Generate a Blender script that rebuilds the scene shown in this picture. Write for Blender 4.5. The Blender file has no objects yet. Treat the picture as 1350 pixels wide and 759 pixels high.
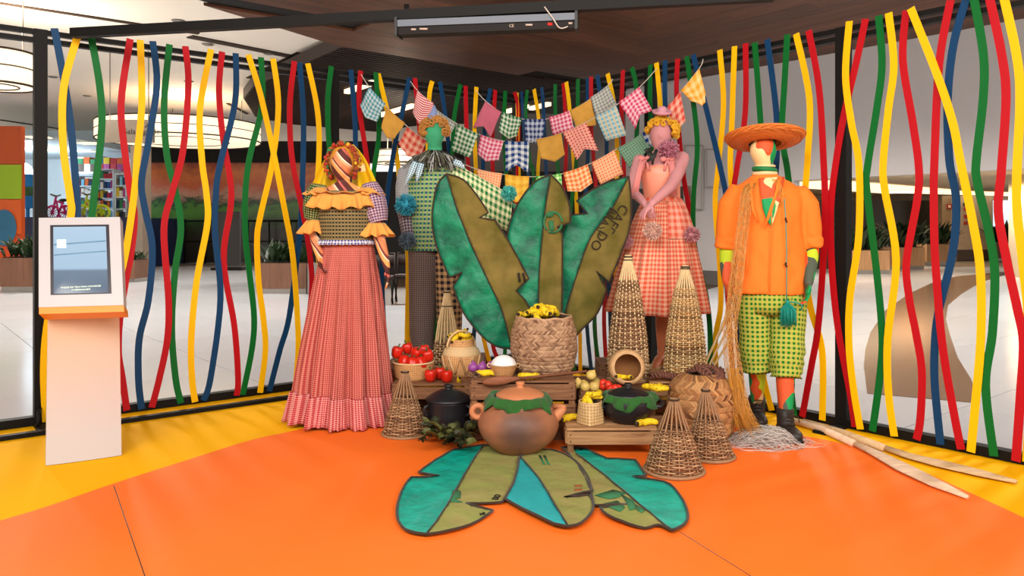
import bpy, bmesh, math, random
from mathutils import Vector, Matrix, noise
from mathutils.geometry import tessellate_polygon
scene = bpy.context.scene
COL = scene.collection
F = 1030.0; H = 1.3; CXP = 675.0; HZ = 300.0
# ---------------- camera
cd = bpy.data.cameras.new('camera'); cam = bpy.data.objects.new('camera', cd); COL.objects.link(cam)
cam.location = (0, 0, H); cam.rotation_euler = (math.pi/2, 0, 0)
cd.sensor_width = 36; cd.lens = 36*F/1350; cd.shift_y = (HZ-379.5)/1350; cd.clip_end = 200
scene.camera = cam
# ---------------- world, lights, exposure
w = bpy.data.worlds.new('world'); scene.world = w; w.use_nodes = True
w.node_tree.nodes['Background'].inputs[0].default_value = (1.0, 0.93, 0.86, 1)
w.node_tree.nodes['Background'].inputs[1].default_value = 1.1
def light(name, kind, loc, target, energy, size=1, size_y=None, color=(1,1,1), angle=None):
    l = bpy.data.lights.new(name, kind); l.energy = energy; l.color = color
    if kind == 'AREA':
        l.shape = 'RECTANGLE'; l.size = size; l.size_y = size_y or size
    else:
        l.shadow_soft_size = size
    if angle: l.spot_size = math.radians(angle); l.spot_blend = 0.6
    o = bpy.data.objects.new(name, l); COL.objects.link(o); o.location = loc
    d = Vector(target)-Vector(loc); o.rotation_euler = d.to_track_quat('-Z', 'Y').to_euler()
    return o
light('key_light', 'AREA', (-1.2, -0.2, 4.3), (0.2, 5.2, 0.6), 330, 5, 2.5, (1, 0.95, 0.88))
light('fill_light', 'AREA', (3.5, -1.0, 3.6), (0.5, 5.0, 0.6), 150, 3, 2.5, (1, 0.93, 0.85))
for i, (lx, ly, e) in enumerate([(-6, 11, 260), (-9.5, 17, 380), (-1, 14, 300), (4, 12.5, 260), (8, 9, 260), (-3, 22, 380), (4, 19, 200), (11, 14, 350), (0.3, 8.8, 90), (-6.5, 9.0, 90), (-9, 12, 120), (6, 6.8, 150)]):
    light('hall_fill_spot', 'SPOT', (lx, ly, 4.4), (lx, ly, 0), e*2.1, 0.25, color=(1, 0.94, 0.86), angle=150)  # spots without fixtures, added to brighten the hall
for lx, ly, lz, e in ((-8.7, 13.3, 4.5, 125), (-9.8, 22.8, 4.6, 45), (-3.4, 22.6, 3.9, 20)):
    light('ceiling_fill', 'POINT', (lx, ly, lz), (lx, ly, 0), e, 0.3, color=(1, 0.9, 0.78))  # extra points above the drum lamps, added to lift the dark ceiling
scene.view_settings.view_transform = 'Standard'; scene.view_settings.look = 'None'
scene.view_settings.exposure = 0.7; scene.view_settings.gamma = 1.0; scene.view_settings.use_curve_mapping = False

# ---------------- pixel / world geometry
def at(x, y, Y): return Vector(((x-CXP)/F*Y, Y, H-(y-HZ)/F*Y))
def atz(x, y, z):
    Y = (z-H)*F/(HZ-y); return Vector(((x-CXP)/F*Y, Y, z))
UD = Vector((0.778, 0.628, 0)).normalized()      # hall axis along the left screen
VD = Vector((0.628, -0.778, 0)).normalized()     # hall axis along the right screen
CORNER = Vector((0.052, 7.695, 0))
def wallpt(side, x, y=None, off=0.0):
    d = -UD if side == 'l' else VD
    nrm = VD if side == 'l' else -UD
    o = CORNER + nrm*off
    r = (x-CXP)/F
    t = (o.x-r*o.y)/(r*d.y-d.x)
    p = o+d*t
    z = H-(y-HZ)/F*p.y if y is not None else 0
    return Vector((p.x, p.y, z))

# ---------------- object helpers
OFF = {}
def props(o, label=None, cat=None, group=None, kind=None):
    if label: o['label'] = label
    if cat: o['category'] = cat
    if group: o['group'] = group
    if kind: o['kind'] = kind
    return o
def thing(name, label, cat, loc, group=None, kind=None):
    o = bpy.data.objects.new(name, None); COL.objects.link(o); o.empty_display_size = 0.05
    o.location = loc; OFF[o.name] = Vector(loc)
    return props(o, label, cat, group, kind)
class MB:
    def __init__(s): s.v = []; s.f = []; s.uv = []
    def add(s, vs, fs, uvs=None):
        b = len(s.v); s.v += [Vector(q) for q in vs]
        for k, fc in enumerate(fs):
            s.f.append([b+i for i in fc])
            s.uv.append([uvs[i] for i in fc] if uvs else [(vs[i][0], vs[i][2]) for i in fc])
    def box(s, c, d, m=None):
        c = Vector(c); x, y, z = d[0]/2, d[1]/2, d[2]/2
        vs = [Vector((a*x, b*y, e*z)) for a in (-1, 1) for b in (-1, 1) for e in (-1, 1)]
        if m: vs = [m @ q for q in vs]
        s.add([q+c for q in vs], [(0,1,3,2), (4,6,7,5), (0,4,5,1), (2,3,7,6), (0,2,6,4), (1,5,7,3)])
    def bar(s, a, b, wd, ht, up=Vector((0,0,1))):
        a = Vector(a); b = Vector(b); d = b-a; L = d.length; d.normalize()
        sd = d.cross(up)
        if sd.length < 1e-4: sd = Vector((1,0,0))
        sd.normalize(); u2 = sd.cross(d)
        m = Matrix((d, sd, u2)).transposed()
        s.box((a+b)/2, (L, wd, ht), m)
    def grid(s, nu, nv, fn, cu=False, cv=False, uvf=None):
        vs = [fn(i/nu, j/nv) for j in range(nv+(0 if cv else 1)) for i in range(nu+(0 if cu else 1))]
        W = nu+(0 if cu else 1); Hh = nv+(0 if cv else 1)
        b = len(s.v); s.v += [Vector(q) for q in vs]
        for j in range(nv):
            for i in range(nu):
                i2 = (i+1) % W; j2 = (j+1) % Hh
                s.f.append([b+j*W+i, b+j*W+i2, b+j2*W+i2, b+j2*W+i])
                cc = [(i/nu, j/nv), ((i+1)/nu, j/nv), ((i+1)/nu, (j+1)/nv), (i/nu, (j+1)/nv)]
                s.uv.append([uvf(*q) if uvf else q for q in cc])
    def cap(s, idx, flip=False):
        s.f.append(list(reversed(idx)) if flip else list(idx)); s.uv.append([(0, 0)]*len(idx))
    def tube(s, path, r, n=8, cap=True, ripple=None, up=None):
        path = [Vector(q) for q in path]; m = len(path)
        if not isinstance(r, (list, tuple)): r = [r]*m
        t0 = (path[1]-path[0]).normalized()
        ref = Vector((1,0,0)) if abs(t0.x) < 0.8 else Vector((0,1,0))
        if up: ref = Vector(up)
        x = (ref-t0*ref.dot(t0)).normalized()
        b = len(s.v); L = 0; Ls = []
        rm = sum((q[0] if isinstance(q, tuple) else q) for q in r)/m
        for k in range(m):
            t = (path[min(k+1, m-1)]-path[max(k-1, 0)]).normalized()
            x = (x-t*x.dot(t))
            x.normalize(); y = t.cross(x)
            if k: L += (path[k]-path[k-1]).length
            Ls.append(L)
            rx, ry = r[k] if isinstance(r[k], tuple) else (r[k], r[k])
            for i in range(n):
                a = 2*math.pi*i/n
                q = 1.0
                if ripple: q = ripple(a, k/(m-1))
                s.v.append(path[k]+x*(rx*q*math.cos(a))+y*(ry*q*math.sin(a)))
        for k in range(m-1):
            for i in range(n):
                i2 = (i+1) % n
                s.f.append([b+k*n+i, b+k*n+i2, b+(k+1)*n+i2, b+(k+1)*n+i])
                c = 2*math.pi*rm/n
                s.uv.append([(i*c, Ls[k]), ((i+1)*c, Ls[k]), ((i+1)*c, Ls[k+1]), (i*c, Ls[k+1])])
        if cap:
            s.cap(range(b, b+n), True); s.cap(range(b+(m-1)*n, b+m*n))
    def loft(s, rings, n=32, cap=True, mod=None, R=None, rot=0):
        # rings: (center, rx, ry) horizontal ellipses
        b = len(s.v); m = len(rings); R = R or max(q[1] for q in rings)
        Ls = [0]
        for k in range(1, m):
            d = rings[k][0]-rings[k-1][0]
            Ls.append(Ls[-1]+math.hypot(d.length, rings[k][1]-rings[k-1][1]))
        for k, (c, rx, ry) in enumerate(rings):
            for i in range(n):
                a = 2*math.pi*i/n; q = mod(a, k/(m-1)) if mod else 1
                px, py = rx*q*math.cos(a), ry*q*math.sin(a)
                s.v.append(c+Vector((px*math.cos(rot)-py*math.sin(rot), px*math.sin(rot)+py*math.cos(rot), 0)))
        for k in range(m-1):
            for i in range(n):
                i2 = (i+1) % n; c = 2*math.pi*R/n
                s.f.append([b+k*n+i, b+k*n+i2, b+(k+1)*n+i2, b+(k+1)*n+i])
                s.uv.append([(i*c, Ls[k]), ((i+1)*c, Ls[k]), ((i+1)*c, Ls[k+1]), (i*c, Ls[k+1])])
        if cap:
            s.cap(range(b, b+n), True); s.cap(range(b+(m-1)*n, b+m*n))
    def lathe(s, prof, c=(0,0,0), n=32, mod=None, m=None):
        c = Vector(c); b = len(s.v); L = 0
        k0 = len(prof)
        for k, (r, z) in enumerate(prof):
            for i in range(n):
                a = 2*math.pi*i/n; q = mod(a, k/(k0-1)) if mod else 1
                p = Vector((max(r, 1e-4)*q*math.cos(a), max(r, 1e-4)*q*math.sin(a), z))
                s.v.append((m @ p if m else p)+c)
        R = max(q[0] for q in prof)
        for k in range(k0-1):
            L2 = L+math.hypot(prof[k+1][0]-prof[k][0], prof[k+1][1]-prof[k][1])
            for i in range(n):
                i2 = (i+1) % n; cc = 2*math.pi*R/n
                s.f.append([b+k*n+i, b+k*n+i2, b+(k+1)*n+i2, b+(k+1)*n+i])
                s.uv.append([(i*cc, L), ((i+1)*cc, L), ((i+1)*cc, L2), (i*cc, L2)])
            L = L2
    def ball(s, c, r, n=12, m=None):
        if not isinstance(r, (tuple, list)): r = (r, r, r)
        c = Vector(c); k = max(4, n//2)
        def fn(u, v):
            a = u*2*math.pi; b = (v-0.5)*math.pi*0.998
            p = Vector((r[0]*math.cos(b)*math.cos(a), r[1]*math.cos(b)*math.sin(a), r[2]*math.sin(b)))
            return (m @ p if m else p)+c
        s.grid(n, k, fn, cu=True)
    def torus(s, c, R, r, n=32, k=8, m=None, mod=None):
        c = Vector(c)
        def fn(u, v):
            a = u*2*math.pi; b = v*2*math.pi; q = mod(a) if mod else 0
            p = Vector(((R+r*math.cos(b))*math.cos(a), (R+r*math.cos(b))*math.sin(a), r*math.sin(b)+q))
            return (m @ p if m else p)+c
        s.grid(n, k, fn, cu=True, cv=True)
    def poly(s, pts, th, nrm=Vector((0,0,1))):
        pts = [Vector(q) for q in pts]; n = len(pts); b = len(s.v)
        tri = tessellate_polygon([pts])
        s.v += pts+[q-nrm*th for q in pts]
        def uv(i): q = s.v[i]; return (q.x, q.y if abs(nrm.z) > 0.5 else q.z)
        for t in tri:
            a, c, d = t
            nn = (pts[c]-pts[a]).cross(pts[d]-pts[a])
            if nn.dot(nrm) < 0: a, c, d = a, d, c
            for fc in ([b+a, b+c, b+d], [b+n+d, b+n+c, b+n+a]):
                s.f.append(fc); s.uv.append([uv(i) for i in fc])
        area = sum((pts[i].cross(pts[(i+1) % n])).dot(nrm) for i in range(n))
        for i in range(n):
            j = (i+1) % n
            fc = [b+i, b+n+i, b+n+j, b+j] if area > 0 else [b+j, b+n+j, b+n+i, b+i]
            s.f.append(fc); s.uv.append([uv(i2) for i2 in fc])
    def mesh(s, name, off, smooth=True):
        me = bpy.data.meshes.new(name)
        me.from_pydata([tuple(q-off) for q in s.v], [], s.f)
        ul = me.uv_layers.new(name='UVMap')
        flat = [c for fc in s.uv for q in fc for c in (q[0], q[1])]
        ul.data.foreach_set('uv', flat)
        if smooth: me.polygons.foreach_set('use_smooth', [True]*len(me.polygons))
        me.update(); return me
    def build(s, name, mat, parent=None, label=None, cat=None, group=None, kind=None, smooth=True, base=None):
        if parent is not None: off = OFF[parent.name]
        elif base is not None: off = Vector(base)
        else:
            xs = [q.x for q in s.v]; ys = [q.y for q in s.v]; zs = [q.z for q in s.v]
            off = Vector(((min(xs)+max(xs))/2, (min(ys)+max(ys))/2, min(zs)))
        me = s.mesh(name, off, smooth)
        o = bpy.data.objects.new(name, me); COL.objects.link(o)
        me.materials.append(mat)
        if parent is not None: o.parent = parent
        else: o.location = off
        OFF[o.name] = off
        return props(o, label, cat, group, kind)
def dup(root, loc=None, rot=None, scale=None, label=None, group=None, parent=None):
    c = root.copy(); COL.objects.link(c)
    if parent is not None: c.parent = parent
    if loc is not None: c.location = loc; OFF[c.name] = Vector(loc)
    if rot is not None: c.rotation_euler = rot
    if scale is not None: c.scale = (scale,)*3 if not isinstance(scale, tuple) else scale
    if label: c['label'] = label
    if group: c['group'] = group
    for ch in list(root.children): dup(ch, parent=c)
    return c
def shade_auto(o, ang=35):
    me = o.data
    bm = bmesh.new(); bm.from_mesh(me)
    for e in bm.edges:
        if len(e.link_faces) == 2 and e.calc_face_angle(0) > math.radians(ang): e.smooth = False
    bm.to_mesh(me); bm.free()
    return o
def remeshed(mb, name, mat, parent, voxel=0.007, smooth=4, label=None, keep=None):
    o = mb.build(name, mat, parent, label=label)
    md = o.modifiers.new('r', 'REMESH'); md.mode = 'VOXEL'; md.voxel_size = voxel; md.use_smooth_shade = True
    ms = o.modifiers.new('s', 'SMOOTH'); ms.factor = 0.5; ms.iterations = smooth
    dg = bpy.context.evaluated_depsgraph_get()
    me = bpy.data.meshes.new_from_object(o.evaluated_get(dg))
    o.modifiers.clear(); old = o.data; o.data = me; me.name = name
    if not me.materials: me.materials.append(mat)
    me.polygons.foreach_set('use_smooth', [True]*len(me.polygons))
    bpy.data.meshes.remove(old)
    return o
def catmull(pts, k=6):
    out = []
    P = [pts[0]]+list(pts)+[pts[-1]]
    for i in range(1, len(P)-2):
        for j in range(k):
            t = j/k; a, b, c, d = P[i-1], P[i], P[i+1], P[i+2]
            out.append(tuple(0.5*((2*b[q])+(-a[q]+c[q])*t+(2*a[q]-5*b[q]+4*c[q]-d[q])*t*t+(-a[q]+3*b[q]-3*c[q]+d[q])*t**3) for q in range(len(b))))
    out.append(tuple(pts[-1])); return out
def text_mesh(name, body, size, mat, parent, m, label=None, extrude=0.0005, shear=0):
    cu = bpy.data.curves.new(name, 'FONT'); cu.body = body; cu.size = size; cu.extrude = extrude
    cu.align_x = 'CENTER'; cu.align_y = 'CENTER'; cu.resolution_u = 3
    t = bpy.data.objects.new('tmp', cu); COL.objects.link(t)
    dg = bpy.context.evaluated_depsgraph_get()
    me = bpy.data.meshes.new_from_object(t.evaluated_get(dg))
    bpy.data.objects.remove(t)
    off = OFF[parent.name] if parent else Vector((0,0,0))
    me.transform(Matrix.Translation(-off) @ m); me.materials.clear(); me.materials.append(mat)
    o = bpy.data.objects.new(name, me); COL.objects.link(o); o.parent = parent; OFF[o.name] = off
    if label: o['label'] = label
    return o
def frame_m(o, x, y):
    x = Vector(x).normalized(); y = Vector(y); y = (y-x*y.dot(x)).normalized(); z = x.cross(y)
    m = Matrix((x, y, z)).transposed().to_4x4(); m.translation = o; return m

# ---------------- materials
def C(h):
    h = h.lstrip('#'); r = [int(h[i:i+2], 16)/255 for i in (0, 2, 4)]
    return tuple((c/12.92 if c <= 0.04045 else ((c+0.055)/1.055)**2.4) for c in r)+(1,)
class M:
    def __init__(s, name, rough=0.7, metal=0, spec=0.4):
        s.m = bpy.data.materials.new(name); s.m.use_nodes = True; s.nt = s.m.node_tree
        s.b = s.nt.nodes['Principled BSDF']; s.b.inputs['Roughness'].default_value = rough
        s.b.inputs['Metallic'].default_value = metal; s.b.inputs['Specular IOR Level'].default_value = spec
    def n(s, typ, ins=None, out=0, **pr):
        nd = s.nt.nodes.new('ShaderNode'+typ)
        for k, v in pr.items(): setattr(nd, k, v)
        for k, v in (ins or {}).items():
            if isinstance(v, bpy.types.NodeSocket): s.nt.links.new(v, nd.inputs[k])
            else: nd.inputs[k].default_value = v
        return nd.outputs[out]
    def math(s, op, a, b=0.0, c=None):
        ins = {0: a, 1: b}
        if c is not None: ins[2] = c
        return s.n('Math', ins, operation=op)
    def mix(s, f, a, b, mode='MIX'):
        nd = s.nt.nodes.new('ShaderNodeMix'); nd.data_type = 'RGBA'; nd.blend_type = mode
        for k, v in ((0, f), (6, a), (7, b)):
            if isinstance(v, bpy.types.NodeSocket): s.nt.links.new(v, nd.inputs[k])
            else: nd.inputs[k].default_value = v
        return nd.outputs[2]
    def ramp(s, f, stops, const=False):
        nd = s.nt.nodes.new('ShaderNodeValToRGB'); cr = nd.color_ramp
        if const: cr.interpolation = 'CONSTANT'
        while len(cr.elements) < len(stops): cr.elements.new(0.5)
        for e, (p, c) in zip(cr.elements, stops): e.position = p; e.color = c
        s.nt.links.new(f, nd.inputs[0]); return nd.outputs[0]
    def obj(s): return s.n('TexCoord', out=3)
    def uv(s): return s.n('TexCoord', out=2)
    def noise(s, vec, scale, detail=3, out=0, rough=0.5, dist=0):
        return s.n('TexNoise', {'Vector': vec, 'Scale': scale, 'Detail': detail, 'Roughness': rough, 'Distortion': dist}, out=out)
    def scaled(s, vec, sc, rot=(0,0,0)): return s.n('Mapping', {'Vector': vec, 'Scale': sc, 'Rotation': rot})
    def col(s, c):
        if isinstance(c, bpy.types.NodeSocket): s.nt.links.new(c, s.b.inputs['Base Color'])
        else: s.b.inputs['Base Color'].default_value = c
        return s
    def bump(s, h, st=0.3, dist=0.002):
        o = s.n('Bump', {'Height': h, 'Strength': st, 'Distance': dist}); s.nt.links.new(o, s.b.inputs['Normal']); return s
    def emit(s, c, st):
        if isinstance(c, bpy.types.NodeSocket): s.nt.links.new(c, s.b.inputs['Emission Color'])
        else: s.b.inputs['Emission Color'].default_value = c
        s.b.inputs['Emission Strength'].default_value = st; return s
def plain(name, hx, rough=0.6, metal=0, var=0.12, sc=6, bump=0.0, bsc=120, spec=0.4):
    m = M(name, rough, metal, spec); c = C(hx); d = tuple(q*(1-var*2) for q in c[:3])+(1,)
    v = m.obj(); m.col(m.mix(m.noise(v, sc), c, d) if var else c)
    if bump: m.bump(m.noise(v, bsc, 2), bump, 0.002)
    return m.m
def cloth(name, hx, var=0.1, rough=0.85, fold=0.3):
    m = M(name, rough, 0, 0.2); v = m.obj(); c = C(hx); d = tuple(q*(1-var*2) for q in c[:3])+(1,)
    m.col(m.mix(m.noise(v, 14, 4), c, d))
    h = m.math('ADD', m.noise(v, 700, 1), m.math('MULTIPLY', m.noise(v, 18, 3), 6))
    m.bump(h, fold, 0.004); m.b.inputs['Sheen Weight'].default_value = 0.15
    return m.m
def emitm(name, hx, st):
    m = M(name, 0.6); m.col(C(hx)).emit(C(hx), st); return m.m
def gingham(name, light, dark, sq=0.012, mode='check', light2=None, rough=0.85, rot=0):
    m = M(name, rough, 0, 0.2); v = m.uv()
    if rot: v = m.scaled(v, (1,1,1), (0,0,rot))
    x = m.n('SeparateXYZ', {0: v}, 0); 
    sp = m.nt.nodes[-1]; y = sp.outputs[1]
    f = 1/(2*sq)
    a = m.math('LESS_THAN', m.math('FRACT', m.math('MULTIPLY', x, f)), 0.5)
    b = m.math('LESS_THAN', m.math('FRACT', m.math('MULTIPLY', y, f)), 0.5)
    if mode == 'check': k = m.math('MULTIPLY', m.math('ADD', a, b), 0.5)
    elif mode == 'stripe': k = b
    elif mode == 'dots': k = m.math('SUBTRACT', 1.0, m.math('MULTIPLY', a, b))
    c = m.mix(k, C(light), C(dark))
    if light2: c = m.mix(m.math('MULTIPLY', m.math('SUBTRACT', 1.0, a), 0.75), c, C(light2))
    nz = m.noise(m.obj(), 12, 3)
    c = m.mix(m.math('MULTIPLY', nz, 0.25), c, m.mix(1.0, c, (0.5,0.45,0.42,1), 'MULTIPLY'))
    m.col(c); m.bump(m.math('MULTIPLY', m.noise(m.obj(), 22, 3), 5), 0.3, 0.004)
    return m.m
def wood(name, c1, c2, sc=1.0, rough=0.65, axis=0, var=0.35):
    m = M(name, rough, 0, 0.3); v = m.obj()
    s = [14*sc, 14*sc, 14*sc]; s[axis] = 1.0*sc
    r = m.n('ObjectInfo', out=5) if False else m.nt.nodes.new('ShaderNodeObjectInfo').outputs['Random']
    vv = m.n('VectorMath', {0: v, 1: m.n('CombineXYZ', {0: m.math('MULTIPLY', r, 9.0), 1: m.math('MULTIPLY', r, 5.0), 2: r})}, operation='ADD')
    g = m.noise(m.scaled(vv, tuple(s)), 1.6, 6, rough=0.65, dist=0.6)
    c = m.ramp(g, [(0.3, C(c1)), (0.7, C(c2))])
    k = m.math('ADD', 1-var, m.math('MULTIPLY', r, var*1.6))
    c = m.mix(1.0, c, m.n('CombineColor', {0: k, 1: k, 2: k}), 'MULTIPLY')
    m.col(c).bump(g, 0.25, 0.003); return m.m
def straw(name, c1, c2, c3=None, rough=0.7):
    m = M(name, rough, 0, 0.35)
    r = m.nt.nodes.new('ShaderNodeNewGeometry').outputs['Random Per Island']
    st = [(0.0, C(c1)), (0.6, C(c2))]+([(1.0, C(c3))] if c3 else [])
    c = m.ramp(r, st); v = m.obj()
    m.col(m.mix(m.math('MULTIPLY', m.noise(v, 60, 3), 0.6), c, m.mix(1.0, c, (0.45,0.38,0.3,1), 'MULTIPLY')))
    m.bump(m.noise(v, 260, 2), 0.4, 0.002); return m.m
# ================= material set
m_black = plain('black_metal', '#0d0b09', 0.6, 0.0, 0.1, spec=0.2)
m_black2 = plain('black_satin', '#0d0c0c', 0.5)
RC = {'y': plain('yellow_band', '#f0ba00', 0.5, var=0.03, spec=.2), 'b': plain('blue_band', '#063a63', 0.5, var=0.05, spec=.2), 'g': plain('green_band', '#006425', 0.5, var=0.05, spec=.2), 'r': plain('red_band', '#b00a18', 0.5, var=0.05, spec=.2)}
CN = {'y': 'yellow', 'b': 'blue', 'g': 'green', 'r': 'red'}
m_matY = plain('yellow_vinyl', '#f6b400', 0.75, var=0.02, sc=2, spec=0.08)
m_matO = plain('orange_vinyl', '#fb7424', 0.55, var=0.03, sc=2, spec=0.15)
m_white = plain('white_lacquer', '#bab7b9', 0.35, var=0.02)
def tilem():
    m = M('white_tile', 0.16, 0, 0.5); r = m.nt.nodes.new('ShaderNodeObjectInfo').outputs['Random']
    m.col(m.mix(m.math('MULTIPLY', r, 0.5), C('#c4c6cb'), C('#b8babf')))
    return m.m
m_tile = tilem()
m_grout = plain('grout', '#9a938c', 0.8)
def granite():
    m = M('brown_granite', 0.14, 0, 0.5); v = m.obj()
    m.col(m.ramp(m.noise(v, 90, 4), [(0.3, C('#4a3326')), (0.7, C('#8a6650'))])); return m.m
m_granite = granite()
m_ceilW = plain('white_plaster', '#ebe1d4', 0.9, var=0.03, sc=0.5)
m_wall = plain('grey_wall_paint', '#b4afae', 0.85, var=0.02, sc=0.5)
m_woodceil = wood('dark_ceiling_wood', '#3b2015', '#6b4028', 0.35, 0.5, 0, 0.2)
m_woodceil2 = wood('dark_ceiling_wood_side', '#3b2015', '#6b4028', 0.35, 0.5, 0, 0.2)
m_slat = plain('dark_slat', '#2e1b12', 0.6, var=0.2)
m_dark = plain('dark_void_paint', '#120d0a', 0.8)
m_crate = wood('pine_crate', '#8a5e3c', '#c79a6c', 2.2, 0.75, 0, 0.3)
m_crate_dk = wood('old_crate', '#5a3826', '#8f6444', 2.2, 0.75, 0, 0.35)
m_crate_v = wood('pine_post', '#6b452c', '#a87a50', 2.2, 0.75, 2, 0.3)
m_cane = straw('cane', '#b98a52', '#e0bd86', '#7a5536')
m_cane_dk = straw('cane_brown', '#6b4a33', '#a57f5c', '#c9a57c')
m_cane_rib = straw('cane_rib', '#c8a070', '#ecd2a0', '#a87c50')
m_palm = straw('palm_strip', '#8a664c', '#c9a582', '#6e4c38')
m_palm2 = straw('palm_strip_orange', '#9a6236', '#d4a068', '#6e4428')
m_basket = straw('fine_basket', '#c79a66', '#e3c090', '#a87a4c')
m_rope = straw('brown_rope', '#54322a', '#8a5848', '#3a221c')
def camo():
    m = M('patchwork_lycra', 0.6, 0, 0.3); v = m.obj()
    d = m.n('VectorMath', {0: v, 1: m.scaled(m.noise(v, 7, 1, out=1), (0.12, 0.12, 0.12))}, operation='ADD')
    vo = m.n('TexVoronoi', {'Vector': m.scaled(d, (1, 1, 0.42), (0.2, 0.5, 0)), 'Scale': 10.5}, out=1)
    x = m.n('SeparateXYZ', {0: vo}); zz = m.n('SeparateXYZ', {0: v}, 2); z = m.nt.nodes[-1].outputs[2]
    c1_ = m.ramp(x, [(0, C('#d2552a')), (0.22, C('#4a5648')), (0.38, C('#f1d59a')), (0.52, C('#b5cf2a')), (0.70, C('#0c9452')), (0.88, C('#d2552a'))], True)
    c2_ = m.ramp(x, [(0, C('#d2552a')), (0.12, C('#f1d59a')), (0.70, C('#0c9452')), (0.82, C('#4a5648')), (0.93, C('#f1d59a'))], True)
    m.col(m.mix(m.math('GREATER_THAN', z, 1.66), c1_, c2_)); return m.m
m_camo = camo()
def stripes():
    m = M('striped_jersey', 0.7, 0, 0.25); v = m.obj()
    x = m.n('SeparateXYZ', {0: m.scaled(v, (1, 0.4, 1), (0, 0.75, 0))}, 0)
    t = m.math('FRACT', m.math('ADD', m.math('MULTIPLY', x, 6.2), m.math('MULTIPLY', m.noise(v, 3, 1), 0.5)))
    m.col(m.ramp(t, [(0, C('#5a2f2c')), (0.2, C('#e9a05c')), (0.33, C('#f0d3b0')), (0.37, C('#7a3a35')), (0.44, C('#e0885c')), (0.62, C('#e9a878')), (0.7, C('#f6e4cf')), (0.74, C('#5a2f2c')), (0.92, C('#c9655c'))], True)); return m.m
m_stripe = stripes()
m_pink = plain('pink_jersey', '#cf8f92', 0.7, var=0.05)
m_tan = plain('tan_hosiery', '#b5653f', 0.55, var=0.05)
m_green = plain('green_jersey', '#3fae7c', 0.65, var=0.05)
m_faceY = plain('curl_yarn', '#e0a050', 0.8, var=0.2, sc=30)
m_faceY2 = plain('yellow_yarn', '#f2b92c', 0.8, var=0.15, sc=30)
def netg(name, c1, c2):
    m = M(name, 0.5, 0, 0.35); v = m.uv()
    x = m.n('SeparateXYZ', {0: v}, 0); y = m.nt.nodes[-1].outputs[1]
    a = m.math('LESS_THAN', m.math('FRACT', m.math('MULTIPLY', x, 110)), 0.35)
    b = m.math('LESS_THAN', m.math('FRACT', m.math('MULTIPLY', y, 110)), 0.35)
    k = m.math('MULTIPLY', m.math('ADD', a, b), 0.10)
    nz = m.noise(m.obj(), 7, 4)
    base = m.mix(m.ramp(nz, [(0.35, (0,0,0,1)), (0.65, (1,1,1,1))]), C(c1), C(c2))
    m.col(m.mix(k, base, C('#1fa884')))
    m.bump(m.math('MULTIPLY', m.noise(m.obj(), 7, 4), 8), 0.6, 0.006); return m.m
m_net = netg('green_shade_net', '#003f30', '#008058')
m_netf = netg('teal_shade_net', '#008f80', '#00ab96')
def burlap(name, c1, c2):
    m = M(name, 0.9, 0, 0.15); v = m.obj()
    nz = m.noise(v, 5, 5); fine = m.noise(v, 420, 2)
    c = m.mix(m.ramp(nz, [(0.35, (0,0,0,1)), (0.7, (1,1,1,1))]), C(c1), C(c2))
    c = m.mix(m.math('MULTIPLY', fine, 0.5), c, m.mix(1.0, c, (0.5,0.5,0.4,1), 'MULTIPLY'))
    m.col(c).bump(m.math('ADD', fine, m.math('MULTIPLY', m.noise(v, 7, 5), 10)), 0.6, 0.005); return m.m
m_burlap = burlap('green_burlap', '#5f5a24', '#8f7c44')
m_burlap2 = burlap('light_burlap', '#98a058', '#a99a62')
m_piping = cloth('dark_piping', '#3a2c22')
m_ink = plain('print_ink', '#2c2416', 0.9)
m_inkg = plain('green_print_ink', '#33754c', 0.9)
m_inkr = plain('red_print_ink', '#b05c3c', 0.9)
def clay(name, c1, c2, smudge):
    m = M(name, 0.5, 0, 0.35); v = m.obj()
    c = m.mix(m.noise(m.scaled(v, (4, 4, 9)), 1.5, 6), C(c1), C(c2))
    g = m.n('VectorMath', {0: m.n('VectorMath', {0: v, 1: (0.0, -0.22, 0.17)}, operation='SUBTRACT')}, out=1, operation='LENGTH')
    k = m.math('MULTIPLY', m.ramp(m.math('ADD', g, m.math('MULTIPLY', m.noise(v, 9, 5), 0.12)), [(0.10, (1,1,1,1)), (0.24, (0,0,0,1))]), smudge)
    m.col(m.mix(k, c, C('#4c3a34'))).bump(m.noise(m.scaled(v, (1,1,4)), 30, 4), 0.2, 0.003); return m.m
m_clay = clay('fired_clay', '#b07450', '#7c4e3a', 0.9)
m_clay_lid = clay('clay_lid', '#c98458', '#b56e48', 0.0)
m_bclay = plain('black_clay', '#1c1c21', 0.42, var=0.2, bump=0.15, bsc=60, spec=0.45)
m_leafcloth = cloth('green_cloth', '#2d6228', 0.15)
m_pepper = plain('red_pepper_skin', '#cf2412', 0.3, var=0.12, sc=20)
m_tomato = plain('tomato_skin', '#e03420', 0.3, var=0.1, sc=20)
m_onionP = plain('purple_onion_skin', '#a050a0', 0.35, var=0.2, sc=40)
m_onionY = plain('yellow_onion_skin', '#ecca70', 0.4, var=0.25, sc=25)
m_stem = plain('green_stem', '#3c5a28', 0.6)
m_stembr = plain('brown_stem', '#3a2a1c', 0.8)
def speck(name, c1, c2):
    m = M(name, 0.75); v = m.obj()
    m.col(m.mix(m.ramp(m.noise(v, 70, 2), [(0.58, (0,0,0,1)), (0.64, (1,1,1,1))]), C(c1), C(c2)))
    m.bump(m.noise(v, 60, 2), 0.6, 0.006); return m.m
m_banana = speck('speckled_yellow_cloth', '#e9c416', '#9a7a10')
m_rice = plain('white_flour', '#efecec', 0.9, var=0.03, bump=0.8, bsc=150)
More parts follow.
